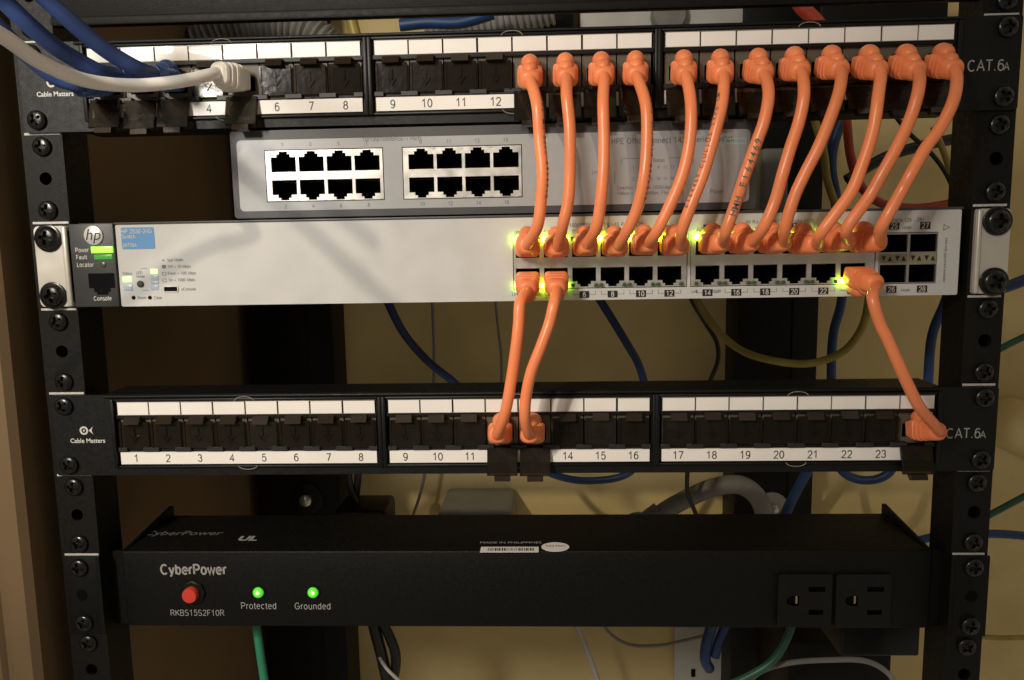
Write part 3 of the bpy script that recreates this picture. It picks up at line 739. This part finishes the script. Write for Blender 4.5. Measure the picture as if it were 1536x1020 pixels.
x0, z0 = txz(917, 212, YD)
its += [('HPE OfficeConnect 1420 Series Switch', x0, z0, 3.7, 'LEFT', .012), ('Status', *txz(988, 240, YD), 2.3), ('1   3   5   7    9   11  13  15', *txz(985, 251, YD), 2.0),
        ('2   4   6   8   10  12  14  16', *txz(985, 268, YD), 2.0), ('Link/Act', *txz(888, 258, YD), 2.3, 'LEFT'), ('Link/Act: Green = 1000Mbps', *txz(926, 282, YD), 2.3, 'LEFT'),
        ('Yellow = 10/100Mbps, Flash = Act', *txz(926, 290, YD), 2.3, 'LEFT'), ('Power', *txz(1075, 287, YD), 2.7)]
fp = lettering('face_print', its, YD - .08, 'print_soft', ds, .008)
m = MB()
for (pa, pb) in (((932, 238), (968, 238)), ((1002, 237), (1040, 237))):
    A, B = at(*pa, YD), at(*pb, YD); m.box(A.x, B.x, YD - .08, YD - .03, A.z - .1, A.z + .1)
A, B = at(932, 238, YD), at(932, 246, YD); m.box(A.x - .1, A.x + .1, YD - .08, YD - .03, B.z, A.z)
A, B = at(1040, 237, YD), at(1040, 246, YD); m.box(A.x - .1, A.x + .1, YD - .08, YD - .03, B.z, A.z)
A, B = at(922, 256, YD), at(922, 276, YD); m.box(A.x - .1, A.x + .1, YD - .08, YD - .03, B.z, A.z)
m.build('bracket_lines', 'print_soft', fp, smooth=False)
A, B = at(1087, 207, YD), at(1120, 216, YD)
m = MB(); m.holed(rect(A.x, B.x, B.z, A.z), [rect(A.x + .7, B.x - .7, B.z + .7, A.z - .7)], YD - .1, YD - .03); m.build('emblem', 'hpe_green', ds, smooth=False)

# ------------------------------------------------------------------ power strip
pd = thing('power_strip', 'black rack power strip with red button and two green lights', 'power strip', (0, 0, -5*U))
YQ = 6.0
c0, c1 = at(182, 829, YQ), at(1392, 957, YQ)
zt, zb = -178.6, -219.8 - 2.2
x0, x1 = c0.x, c1.x
m = MB(); m.box(x0, x1, YQ, 62, zb, zt, .9, 3); m.build('body', 'black_metal', pd)
for sd, xs in ((-1, x0), (1, x1)):
    m = MB(); xa, xb = sorted((sd*226.8 if sd < 0 else 227, sd*244.5)); m.box(xa, xb, -2.1, -.1, zb - .2, zt + .3, .5)
    ins = xs + sd*.15; o_ = sd*226.9
    m.prism_x([(0, 0)]*0 or [(-2.1, zb), (YQ + 8, zb), (YQ + 8, zt), (-2.1, zt)], o_ - sd*.0, o_ - sd*2.0)
    m.box(min(ins, o_), max(ins, o_), YQ + 2, YQ + 3.6, zb + .5, zt - .5)
    er = m.build('mounting_ear', 'black_metal', pd)
    for o in (6.35, 38.1): put_screw(er, sd*236, -2.1, -5*U + o)
    m = MB(); m.lathe([(3.2, 0), (3.2, -.06), (.01, -.07)], (sd*236, -2.1, -5*U + 22.2), n=18); m.build('screw_hole', 'port_dark', er)
    m = MB(); m.prism_x([(YQ + 1, zt), (62, zt + 5.8), (64, zt + 5.2), (64, zb - 6 if sd > 0 else zb), (YQ + 1, zb)], xs, xs - sd*1.6); m.build('side_plate', 'black_metal', pd)
q = at(290, 888, YQ)
m = MB(); m.lathe([(6.9, 0), (6.9, -1.0), (6.2, -1.6), (5.5, -1.6)], (q.x, YQ, q.z), n=8); nut = m.build('button_collar', 'black_plastic', pd)
m = MB(); m.lathe([(4.2, 0), (4.2, -2.6), (3.8, -3.3), (.01, -3.5)], (q.x - .3, YQ - 1.5, q.z - .3), n=26); m.build('breaker_button', 'red_button', nut)
for qx in (388, 470):
    q = at(qx, 888, YQ)
    m = MB(); m.ball((q.x, YQ - .6, q.z), 3.0, 2.4, 3.0); il = m.build('indicator_light', 'led_green', pd)
    m = MB(); m.ball((q.x + .3, YQ - 1.7, q.z + .4), 1.5, 1.5, 1.5); m.build('light_core', 'led_core', il)
    m = MB(); m.lathe([(3.8, 0), (3.8, -.5), (3.2, -.6)], (q.x, YQ, q.z), n=24); m.build('light_bezel', 'black_plastic', pd)
lettering('front_print', [('CyberPower', *txz(290, 854, YQ), 7.6, 'CENTER', .025), ('RKBS15S2F10R', *txz(296, 919, YQ), 4.6), ('Protected', *txz(388, 908.5, YQ), 5.1), ('Grounded', *txz(469, 909, YQ), 5.1)], YQ - .1, 'print_grey', pd)
# outlets
for pa, pb in (((1166, 859), (1244, 938)), ((1253, 859), (1332, 938))):
    A, B = at(*pa, YQ), at(*pb, YQ); cx, cz = (A.x + B.x)/2, (A.z + B.z)/2; w, h = B.x - A.x, A.z - B.z
    sl = [rect(cx + 1.8, cx + 10.4, cz + 5.2, cz + 7.8), rect(cx + 2.2, cx + 9.8, cz - 7.6, cz - 5.0)]
    gr = [(cx - 6.0 + (3.0 if x > 0 else 3.6)*x*1.0, cz + 2.8*z) for x, z in [(1, 1), (-.2, 1), (-.8, .6), (-1, 0), (-.8, -.6), (-.2, -1), (1, -1)]]
    m = MB(); m.holed([(cx + x, cz + z) for x, z in rring(w, h, 1.0, 3)], sl + [gr], YQ - 2.2, YQ)
    ot = m.build('outlet', 'black_plastic', pd, smooth=30)
    m = MB()
    for L in sl + [gr]: m.cup(L, YQ - 2.0, YQ - .1)
    m.build('slots', 'port_dark', ot)
    m = MB(); m.box(cx - 4.6, cx - 3.4, YQ - 1.3, YQ - .3, cz - 2.3, cz + 2.3, .2); m.build('ground_contact', 'brass', ot)
# markings on the top face
def top_pt(px_, py_):
    d = CM @ Vector(((px_ - 768)/F_PX, -(py_ - 510)/F_PX, -1.0)); t_ = (zt - CAM.z)/d.z; return CAM + d*t_
def top_quad(name, px0, py0, px1, py1, mm):
    a, c = top_pt(px0, py1), top_pt(px1, py0)
    m = MB(); m.box(a.x, c.x, a.y, c.y, zt, zt + .15); return m.build(name, mm, pd, smooth=False), a, c
st, a, c = top_quad('barcode_sticker', 720, 820.5, 808, 828.6, 'label_white')
m = MB(); x = a.x + 4
while x < c.x - 3:
    wd = random.choice((.3, .5, .8)); m.box(x, x + wd, a.y + (c.y-a.y)*.25, a.y + (c.y-a.y)*.75, zt + .16, zt + .2); x += wd + random.choice((.3, .5, .7))
m.build('barcode_print', 'print_black', st, smooth=False)
q = top_pt(833, 820.5); e1 = top_pt(854, 820.5).x - q.x; e2 = abs(top_pt(833, 827.5).y - q.y)
m = MB(); r_ = [[(q.x + e1*math.cos(2*math.pi*k/28), q.y + e2*math.sin(2*math.pi*k/28), z) for k in range(28)] for z in (zt, zt + .15)]; m.loft(r_); sk = m.build('round_sticker', 'label_white', pd)
def top_text(s, px_, py_, size, mm, name, parent, zz=.05, bold=.01):
    q = top_pt(px_, py_); me = glyphs(s, size, bold); m = MB(); m.add_mesh(me, Matrix.Translation((q.x, q.y, zt + zz))); m.build(name, mm, parent, smooth=False)
top_text('MADE IN PHILIPPINES', 766, 814, 3.6, 'print_grey', 'origin_print', pd)
top_text('CyberPower', 275, 800, 9, 'print_soft', 'top_print', pd)
top_text('UL', 372, 808, 9, 'print_grey', 'approval_print', pd, bold=.05)
top_text('TESTED', 833, 819.5, 3.2, 'print_soft', 'sticker_print', sk, .18)

# ------------------------------------------------------------------ cables with plugs
def boot_rings(w, h, L, rend, ridges=3):
    """profile along the plug axis: (distance, width, height, corner)"""
    P = [(0, w*.94, h*.86, 1.0), (3.0, w*.96, h*.9, 1.2), (3.4, w*1.06, h*1.08, 1.8), (6.5, w*1.09, h*1.14, 2.2)]
    d = 7.2
    for k in range(ridges):
        f = 1 - .07*k
        P += [(d, w*.93*f, h*.98*f, 2.6), (d + .8, w*.93*f, h*.98*f, 2.6), (d + 1.0, w*1.12*f, h*1.18*f, 3.0), (d + 2.4, w*1.10*f, h*1.16*f, 3.2)]
        d += 2.9
    P += [(d, w*.90, h*1.0, 3.4), (L - 1.6, w*.84, h*.95, 3.6), (L - .5, w*.72, h*.84, 3.4), (L, rend*2.15, rend*2.15, rend)]
    return P
def make_plug(parent, base, axis, up, mm, L=23.0, w=11.4, h=9.2, rend=3.0, name='plug', ridges=3, hood=True, roll=0.0):
    """base: point on the jack face; axis: unit direction out of the jack"""
    a = axis.normalized(); u = a.cross(Vector((0, 0, 1))).normalized() * -1; v = u.cross(a).normalized()
    if v.z < 0: v = -v
    if roll: R_ = Matrix.Rotation(roll, 3, a); u = R_ @ u; v = R_ @ v
    m = MB(); rings = []
    bend = -.0
    for d, ww, hh, r in boot_rings(w, h, L, rend, ridges):
        c = base + a*d
        rings.append([c + u*x + v*z for x, z in rring(ww, hh, r, 4)])
    m.loft(rings)
    pl = m.build(name, mm, parent, smooth=45)
    if hood:
        s = 1 if up else -1
        m = MB(); c = base + a*5.6 + v*s*(h/2 + 1.3)
        R = Matrix((u, a, v)).transposed()
        m.ball(c, 4.3, 6.4, 4.2, R)
        m.ball(c + a*5.5 - v*s*1.7, 3.6, 5.6, 3.2, R)
        m.build('clip_cover', mm, pl, smooth=60)
    return pl
Y0 = -3.0
def cable(name, label, group, ends, way, r, jacket, boot, up0=True, up1=True, Yface=(-1.0, -1.0), Lb=22.0, tilt0=(0, 0), tilt1=(0, 0), ridges=3, text=None, hood=True, w=10.9, h=9.0):
    """ends: jack centres (x, z); way: [(px, py, Y)] between the two boots"""
    a0 = Vector((tilt0[0], -1, tilt0[1])).normalized(); a1 = Vector((tilt1[0], -1, tilt1[1])).normalized()
    b0 = Vector((ends[0][0], Yface[0], ends[0][1])); b1 = Vector((ends[1][0], Yface[1], ends[1][1])) if ends[1] else None
    t = thing(name, label, 'network cable', b0, group)
    pts = [b0 + a0*(Lb - 5), b0 + a0*(Lb - .5)] + [at(*w) for w in way]
    if b1 is not None: pts += [b1 + a1*(Lb - .5), b1 + a1*(Lb - 5)]
    path = catmull(pts, 10)
    m = MB(); m.tube(path, r, 18); cord = m.build('cord', jacket, t, smooth=60)
    make_plug(t, b0, a0, up0, boot, Lb, w, h, rend=r, ridges=ridges, hood=hood)
    if b1 is not None: make_plug(t, b1, a1, up1, boot, Lb, w, h, rend=r, ridges=ridges, hood=hood)
    if text:
        s0, string, size, lean = text
        # walk the path from the lower end and print letters on the side facing the room
        P = path[::-1]; acc = [0.0]
        for i in range(1, len(P)): acc.append(acc[-1] + (P[i] - P[i-1]).length)
        mm_ = MB(); d = s0
        for ch in string:
            i = next((k for k in range(1, len(acc)) if acc[k] >= d), len(acc) - 1)
            f = (d - acc[i-1]) / max(acc[i] - acc[i-1], 1e-6); p = P[i-1].lerp(P[i], f); tg = (P[i] - P[i-1]).normalized()
            nrm = Vector((lean, -1, 0)); nrm = (nrm - tg*nrm.dot(tg)).normalized(); side = nrm.cross(tg)
            if ch != ' ':
                M = Matrix((tg, side, nrm)).transposed().to_4x4(); M.translation = p + nrm*(r + .06)
                g = glyphs(ch, size, .01); mm_.add_mesh(g, M); bpy.data.meshes.remove(g)
            d += size*.78
        mm_.build('jacket_print', 'print_soft', cord, smooth=False)
    return t
GO = 'orange patch cables'
PA = [(port_x(12 + k), U + PZ - .6) for k in range(12)]
SA = [(x, up_c + .6) for x in px]
WAYS = [
 [(805.6,156),(809.5,208),(814,261),(811.7,299),(806.5,338)],
 [(850,143),(854,182),(855.5,225),(855,261),(852,304),(844,338)],
 [(904.7,156),(906,210),(905,261),(900,312),(894,343)],
 [(968.6,156),(970.7,196),(967,261),(956,312),(941,346)],
 [(1036.4,156),(1035,209),(1024,261),(1003,312),(984,350)],
 [(1083,156),(1070,209),(1055,261),(1035,312),(1023,346)],
 [(1153,143),(1146,182),(1134,216),(1118,261),(1101,312),(1088,349)],
 [(1206,143),(1198.6,182),(1185.5,222),(1174,261),(1163,300),(1146,340)],
 [(1259,136),(1245.5,177),(1227,222),(1207,261),(1192,294),(1178,340)],
 [(1317.5,143),(1309.4,196),(1293,248),(1277,287),(1249,326),(1232,349)],
 [(1377.5,136),(1365.5,177),(1344.6,222),(1323,261),(1305.5,292),(1270,343)],
 [(1431.5,146),(1412.4,188),(1387,224),(1366,261),(1353,285),(1331,324),(1321,343)]]
ORD = ['leftmost', 'second from left', 'third from left', 'fourth from left', 'fifth from left', 'sixth from left', 'seventh from left', 'fifth from right', 'fourth from right', 'third from right', 'second from right', 'rightmost']
for k in range(12):
    n = len(WAYS[k]); way = []
    for j, (x, y) in enumerate(WAYS[k]):
        f = j / (n - 1); way.append((x, y, -31 - 3.5*math.sin(math.pi*f) + random.uniform(-1, 1)))
    lab = f'{ORD[k]} of the twelve orange patch cables hanging from the upper patch panel'
    if k == 6: lab = 'orange patch cable with printed lettering, seventh from left below the upper panel'
    cable('patch_cable', lab, GO, (PA[k], SA[k]), way, 2.68, 'orange_jacket', 'orange_boot', True, True, (Y0 + 1, -1.2),
          Lb=random.uniform(18.5, 20), tilt0=(random.uniform(-.06, .06) + (.03 if k > 5 else 0), random.uniform(-.42, -.30)), tilt1=(random.uniform(-.04, .04) + .022*k, random.uniform(-.06, .06)),
          text={6: (27, 'HMH E164469', 4.2, 0), 3: (34, 'E164469 C(UL)US TYPE CM 24AWG', 3.0, 1.5), 5: (30, 'E164469 C(UL)US TYPE CM', 3.0, -1.4), 0: (34, 'E164469 TYPE CM 24AWG', 3.0, 1.6)}.get(k))
LOW = [(px[0], lo_c - .6), (px[1], lo_c - .6), (px[11], lo_c - .6)]
PB = [(port_x(i), -3*U + PZ - .6) for i in (11, 12, 23)]
LW = [[(780,455),(778,485),(774,521),(766.5,572),(758,618)],
      [(831,455),(824,485),(811,521),(796.5,559),(788.7,598),(787.5,625)],
      [(1309,447),(1321,488),(1330,506),(1344.6,539),(1360,573),(1378.5,609.5)]]
LL = ['orange cable running down to the lower patch panel, nearest to number 11', 'orange cable running down to the lower patch panel, nearest to number 14', 'lone orange cable running down to the right end of the lower patch panel']
for k in range(3):
    n = len(LW[k]); way = [(x, y, -31 - 3*math.sin(math.pi*j/(n-1))) for j, (x, y) in enumerate(LW[k])]
    cable('patch_cable', LL[k], GO, (LOW[k], PB[k]), way, 2.68, 'orange_jacket', 'orange_boot', False, True, (-1.2, Y0 + 1), Lb=19.5,
          tilt0=(.0 if k < 2 else .22, -.24), tilt1=((-.08, -.14, .12)[k], .16), ridges=3)

# white and blue cables at the upper left
GB = 'thick blue cables at the upper left'
cable('patch_cable', 'white patch cable sweeping across the upper left in front of the blue cables', 'other patch cables', ((port_x(4), U + PZ - .6), None),
      [(316,112,-22),(270,122,-34),(200,128,-48),(130,121,-66),(60,93,-90),(0,52,-112),(-70,20,-124),(-180,30,-128),(-330,120,-130),(-480,300,-130)], 2.9, 'white_jacket', 'white_jacket', True, True, (Y0 + 1, 0), Lb=17, tilt0=(-.38, .05), ridges=3, hood=False, w=11, h=11)
cable('patch_cable', 'blue cable higher than the other blue ones, crossing the blank labels at top left', GB, ((port_x(2), U + PZ - .6), None),
      [(206,103,-34),(172,84,-42),(140,61,-50),(95,22,-60),(55,-15,-66),(-10,-85,-82),(-120,-220,-130),(-330,-420,-200)], 3.6, 'blue_jacket', 'blue_boot', True, True, (Y0 + 1, 0), Lb=22)
cable('patch_cable', 'blue cable running just above the white cable at the upper left', GB, ((port_x(1), U + PZ - .6), None),
      [(150,108,-34),(115,90,-42),(80,68,-52),(40,34,-62),(0,-5,-70),(-60,-75,-90),(-180,-190,-140),(-420,-360,-220)], 3.7, 'blue_jacket', 'blue_boot', True, True, (Y0 + 1, 0), Lb=22)
cable('patch_cable', 'dark blue cable lying mostly hidden behind the white cable', GB, ((port_x(0), U + PZ - .6), None),
      [(118,128,-28),(85,118,-33),(50,92,-40),(15,58,-50),(-30,10,-60),(-90,-60,-74)], 3.4, 'blue_jacket', 'blue_boot', True, True, (Y0 + 1, 0), Lb=20, tilt0=(-.2, -.25))

# ------------------------------------------------------------------ cables and fittings behind the rack
def wire(name, label, cat, way, r, mm, group=None, ring=False):
    P = [at(*w) for w in way]; path = catmull(P, 12)
    m = MB()
    if ring:
        path2 = []; rr = []
        for i in range(len(path) - 1):
            n = max(2, int((path[i+1] - path[i]).length / .8))
            for k in range(n): path2.append(path[i].lerp(path[i+1], k/n))
        acc = 0
        for i, p in enumerate(path2):
            acc += (p - path2[i-1]).length if i else 0
            rr.append(r*(1 + .09*math.sin(acc*2*math.pi/5.0)))
        m.tube(path2, rr, 16)
    else: m.tube(path, r, 12)
    o = m.build(name, mm, None, smooth=60)
    return tag(o, label, cat, group)
GC = 'cables hanging behind the rack'
def W_(lab, way, r, mm, name='loose_cable'): return wire(name, lab, 'cable', way, r, mm, GC)
W_('blue cable slanting down behind the empty gap under the white switch, left one', [(560,400,120),(585,460,130),(606,500,140),(640,540,150),(688,580,160),(740,640,170),(790,690,180),(840,715,185),(890,721,185),(945,708,180),(980,640,170)], 2.9, 'blue_shaded')
W_('blue cable dropping into the gap below the black port numbers 8 and 10', [(860,390,140),(905,458,145),(940,515,150),(957,545,155),(968,580,160),(985,650,170)], 2.9, 'blue_shaded')
W_('blue cable hanging straight down just right of the right rear upright', [(1268,400,200),(1261,458,200),(1250,500,200),(1247,570,200),(1250,640,200),(1262,705,200),(1292,720,195),(1330,712,190),(1360,650,190)], 3.4, 'blue_shaded')
W_('blue cable hanging inside the right front rail below the white switch', [(1432,410,110),(1417,455,110),(1399,500,110),(1392,575,112),(1388,650,115)], 3.0, 'blue_shaded')
W_('blue cable slanting over the right rear upright above the power strip', [(1250,640,230),(1208,712,240),(1190,745,245),(1172,785,250),(1150,830,255)], 4.2, 'blue_shaded')
W_('blue cable crossing behind the right rail beside the power strip', [(1340,830,150),(1385,809,150),(1440,802,150),(1500,801,150),(1560,806,150)], 3.0, 'blue_shaded')
W_('blue cable behind the hanging orange cables at the upper right', [(1262,180,180),(1250,215,180),(1246,250,180),(1252,290,180),(1262,340,180)], 4.0, 'blue_shaded')
W_('blue cable stub right of the right rail at the height of the white switch', [(1470,440,60),(1510,430,60),(1545,417,60),(1600,400,60)], 3.2, 'blue_shaded')
W_('thin black cable curving down beside the yellow loop', [(1015,400,160),(1040,455,165),(1060,488,170),(1075,513,170),(1077,540,170),(1064,575,170),(1040,650,175),(1031,712,180),(1032,740,185),(1045,775,190),(1060,830,195)], 1.7, 'black_jacket')
W_('yellow cable hanging in a wide loop in front of the right rear upright', [(1030,400,150),(1050,458,150),(1083,503,150),(1115,527,150),(1160,541,150),(1215,545,150),(1265,527,150),(1292,493,150),(1303,450,150),(1306,390,150)], 2.7, 'yellow_jacket')
W_('yellow cable behind the orange cables above the white switch', [(1222,180,170),(1236,230,170),(1241,270,170),(1256,315,170),(1270,360,170)], 2.7, 'yellow_jacket')
W_('yellow cable passing behind the right rail above the power strip', [(1440,650,110),(1424,735,110),(1412,780,110),(1402,828,110),(1396,870,110)], 3.2, 'yellow_jacket')
W_('faint yellow cable close to the inner side of the right rail', [(1400,190,170),(1420,240,170),(1436,300,170),(1445,340,170)], 2.2, 'yellow_jacket')
W_('red cable sagging just above the right end of the white switch', [(1270,180,150),(1276,235,150),(1292,280,150),(1320,304,150),(1365,312,150),(1410,308,150),(1450,298,150)], 3.0, 'red_jacket')
W_('red cable showing in the gap above the upper patch panel', [(1180,-20,220),(1205,13,220),(1224,32,220),(1250,70,220)], 5.5, 'red_jacket')
W_('thin black cable arching beside the right rail above the white switch', [(1340,170,150),(1366,202,150),(1395,228,150),(1420,262,150),(1440,312,150)], 1.5, 'black_jacket')
W_('black cable lying nearly level behind the right ends of the orange cables', [(1270,270,190),(1330,235,190),(1390,217,190),(1460,203,190)], 4.0, 'black_jacket')
W_('left black cord of the pair below the lower patch panel', [(528,690,200),(524,715,200),(530,745,200),(545,775,200)], 2.4, 'black_jacket')
W_('right black cord of the pair below the lower patch panel', [(538,690,203),(537,715,203),(534,745,204),(533,775,200),(540,800,200)], 3.0, 'black_jacket')
W_('thin pale wire hanging down behind the left gap', [(648,440,300),(651,520,300),(650,590,300),(640,690,300),(632,735,300),(612,795,300)], 1.4, 'grey_box')
W_('short thin pale wire left of the orange cable in the gap', [(742,440,300),(747,490,300),(752,535,300),(752,600,300)], 1.2, 'grey_box')
W_('green ground wire hanging under the left part of the power strip', [(380,920,40),(386,950,38),(391,985,36),(397,1025,34),(405,1080,30)], 2.5, 'green_jacket')
W_('green wire curving below the outlets of the power strip', [(1190,930,120),(1180,958,120),(1160,990,120),(1120,1016,120),(1060,1040,120)], 2.8, 'green_shaded')
W_('green cable right of the right rail near the middle', [(1480,535,120),(1510,518,120),(1560,494,120)], 2.2, 'green_shaded')
W_('green cable right of the right rail above the power strip', [(1470,780,120),(1500,764,120),(1560,732,120)], 2.2, 'green_shaded')
W_('thin yellow green wire at the lower right edge beside the rail', [(1470,955,120),(1500,957,120),(1560,955,120)], 1.8, 'yellow_jacket')
W_('thick black cord hanging left of centre under the power strip', [(556,920,150),(564,950,150),(573,985,150),(583,1030,150)], 4.4, 'black_jacket')
W_('bowed black cord right of the thick one under the power strip', [(572,930,150),(583,952,150),(593,980,150),(592,1010,150),(580,1040,150)], 3.8, 'black_jacket')
W_('thin pale wire beside the black cords under the power strip', [(553,930,158),(561,965,158),(578,1000,140),(603,1025,140)], 1.3, 'pale_plate')
W_('thin white wire slanting down under the middle of the power strip', [(862,930,260),(872,955,260),(884,985,260),(900,1030,260)], 2.4, 'pale_plate')
W_('thin beige wire sagging on the wall left of the white outlet', [(900,930,310),(917,952,310),(945,967,310),(990,968,310),(1030,960,310),(1070,950,310)], 1.6, 'grey_box')
W_('white wire arching across the bottom right corner', [(1110,1035,130),(1140,1008,130),(1180,995,130),(1240,990,130),(1300,992,130),(1330,1008,130),(1350,1035,130)], 1.9, 'grey_box')
# conduits
cd_ = wire('conduit', 'smooth grey conduit arching over the power strip on the right', 'conduit', [(940,812,215),(985,775,215),(1030,748,215),(1075,730,215),(1112,728,215),(1138,748,218),(1150,785,220),(1154,830,220)], 7.6, 'grey_conduit')
m = MB(); q0, q1 = at(972, 785, 215), at(992, 770, 215); m.tube([q0, q0.lerp(q1, .5), q1], 10.0, 20); cl = m.build('collar', 'grey_conduit', cd_)
m = MB(); m.ball(at(958, 790, 215), 14, 12, 12); m.build('elbow', 'grey_conduit', cd_)
wire('flexible_conduit', 'ribbed dark grey flexible conduit in the gap at top left of centre', 'conduit', [(300,70,230),(345,48,230),(400,38,230),(455,48,232),(500,75,235)], 15, 'grey_conduit', 'flexible conduits', True)
wire('flexible_conduit', 'ribbed pale grey flexible conduit in the gap at top near the centre', 'conduit', [(640,52,250),(700,38,250),(760,28,250),(830,10,250)], 13, 'grey_box', 'flexible conduits', True)
W_('blue cable visible through the gap above the upper patch panel', [(600,38,210),(640,34,210),(690,34,210),(740,20,210)], 4.5, 'blue_shaded')
W_('yellow cable visible through the gap above the upper patch panel', [(520,0,230),(530,40,230),(540,80,230)], 4.5, 'yellow_jacket')
# boxes
def block(name, label, cat, px0, py0, px1, py1, Y, dep, mm, bev=2.0, group=None):
    a, c = at(px0, py0, Y), at(px1, py1, Y); m = MB(); m.box(a.x, c.x, Y, Y + dep, c.z, a.z, bev, 3)
    return tag(m.build(name, mm, None), label, cat, group)
block('adapter_box', 'small black adapter box just behind the power strip beside the left upright', 'adapter', 500, 766, 581, 822, 180, 40, 'black_plastic', 4)
block('junction_box', 'grey rounded box on the wall peeking over the middle of the power strip', 'box', 656, 768, 771, 830, 260, 69, 'grey_box', 5)
block('power_adapter', 'black block hanging below the right end of the power strip', 'adapter', 1262, 940, 1379, 985, 66, 45, 'black_plastic', 1.5)
block('dark_box', 'black box standing in for upright and equipment shadow behind the bottom right end of the power strip', 'box', 1185, 962, 1332, 1120, 180, 90, 'black_metal', 3)  # solid black box drawn for the dark upright and equipment shadow
block('wall_box', 'pale grey box behind the orange cables above the white switch', 'box', 1142, 222, 1182, 345, 200, 60, 'grey_box', 4)
block('cover_plate', 'pale blank panel on the wall seen in the gap at top', 'panel', 870, -40, 1222, 52, 290, 39, 'pale_plate', 1.5)
block('dark_box', 'dark box on the wall seen at the right of the top gap', 'box', 1232, -40, 1420, 80, 240, 60, 'black_metal', 2)
block('dark_box', 'dark box on the wall behind the left end of the top gap', 'box', 60, -60, 372, 110, 240, 60, 'black_metal', 2)
block('dark_box', 'dark box on the wall in the top gap left of the pale panel', 'box', 772, -40, 862, 60, 285, 40, 'black_plastic', 3)
q = at(1005, 20, 280); m = MB(); m.lathe([(15, 0), (15, -6), (13, -9), (.01, -9.5)], (q.x, 289, q.z), n=28); tag(m.build('round_cover', 'grey_conduit'), 'round grey cover on the pale panel in the gap at top', 'cover')
wo = thing('wall_outlet', 'white wall outlet with blue plugs below the power strip', 'outlet', at(1070, 1000, 325))
a, c = at(1012, 940, 322), at(1135, 1075, 322); m = MB(); m.box(a.x, c.x, 322, 329.8, c.z, a.z, 2, 3); pl = m.build('cover_plate', 'pale_plate', wo)
for qx, qy in ((1092, 978), (1040, 1010)):
    q = at(qx, qy, 321); m = MB(); m.box(q.x - 2, q.x + 2, 321.2, 322.1, q.z - 4, q.z + 4); m.build('slot', 'port_dark', pl, smooth=False)
W_('left blue lead hanging in front of the white outlet', [(1070,930,200),(1060,965,200),(1058,990,200),(1064,1003,205)], 4.4, 'blue_shaded')
W_('right blue lead hanging in front of the white outlet', [(1092,930,200),(1078,962,200),(1072,985,200)], 3.8, 'blue_shaded')
q = at(1540, 645, 300); m = MB(); m.lathe([(24, 29), (24, -4), (20, -14), (12, -20), (.01, -22)], (q.x, 300, q.z), n=32); tag(m.build('wall_dome', 'wall_paint'), 'round beige dome on the wall at the right edge', 'knob')
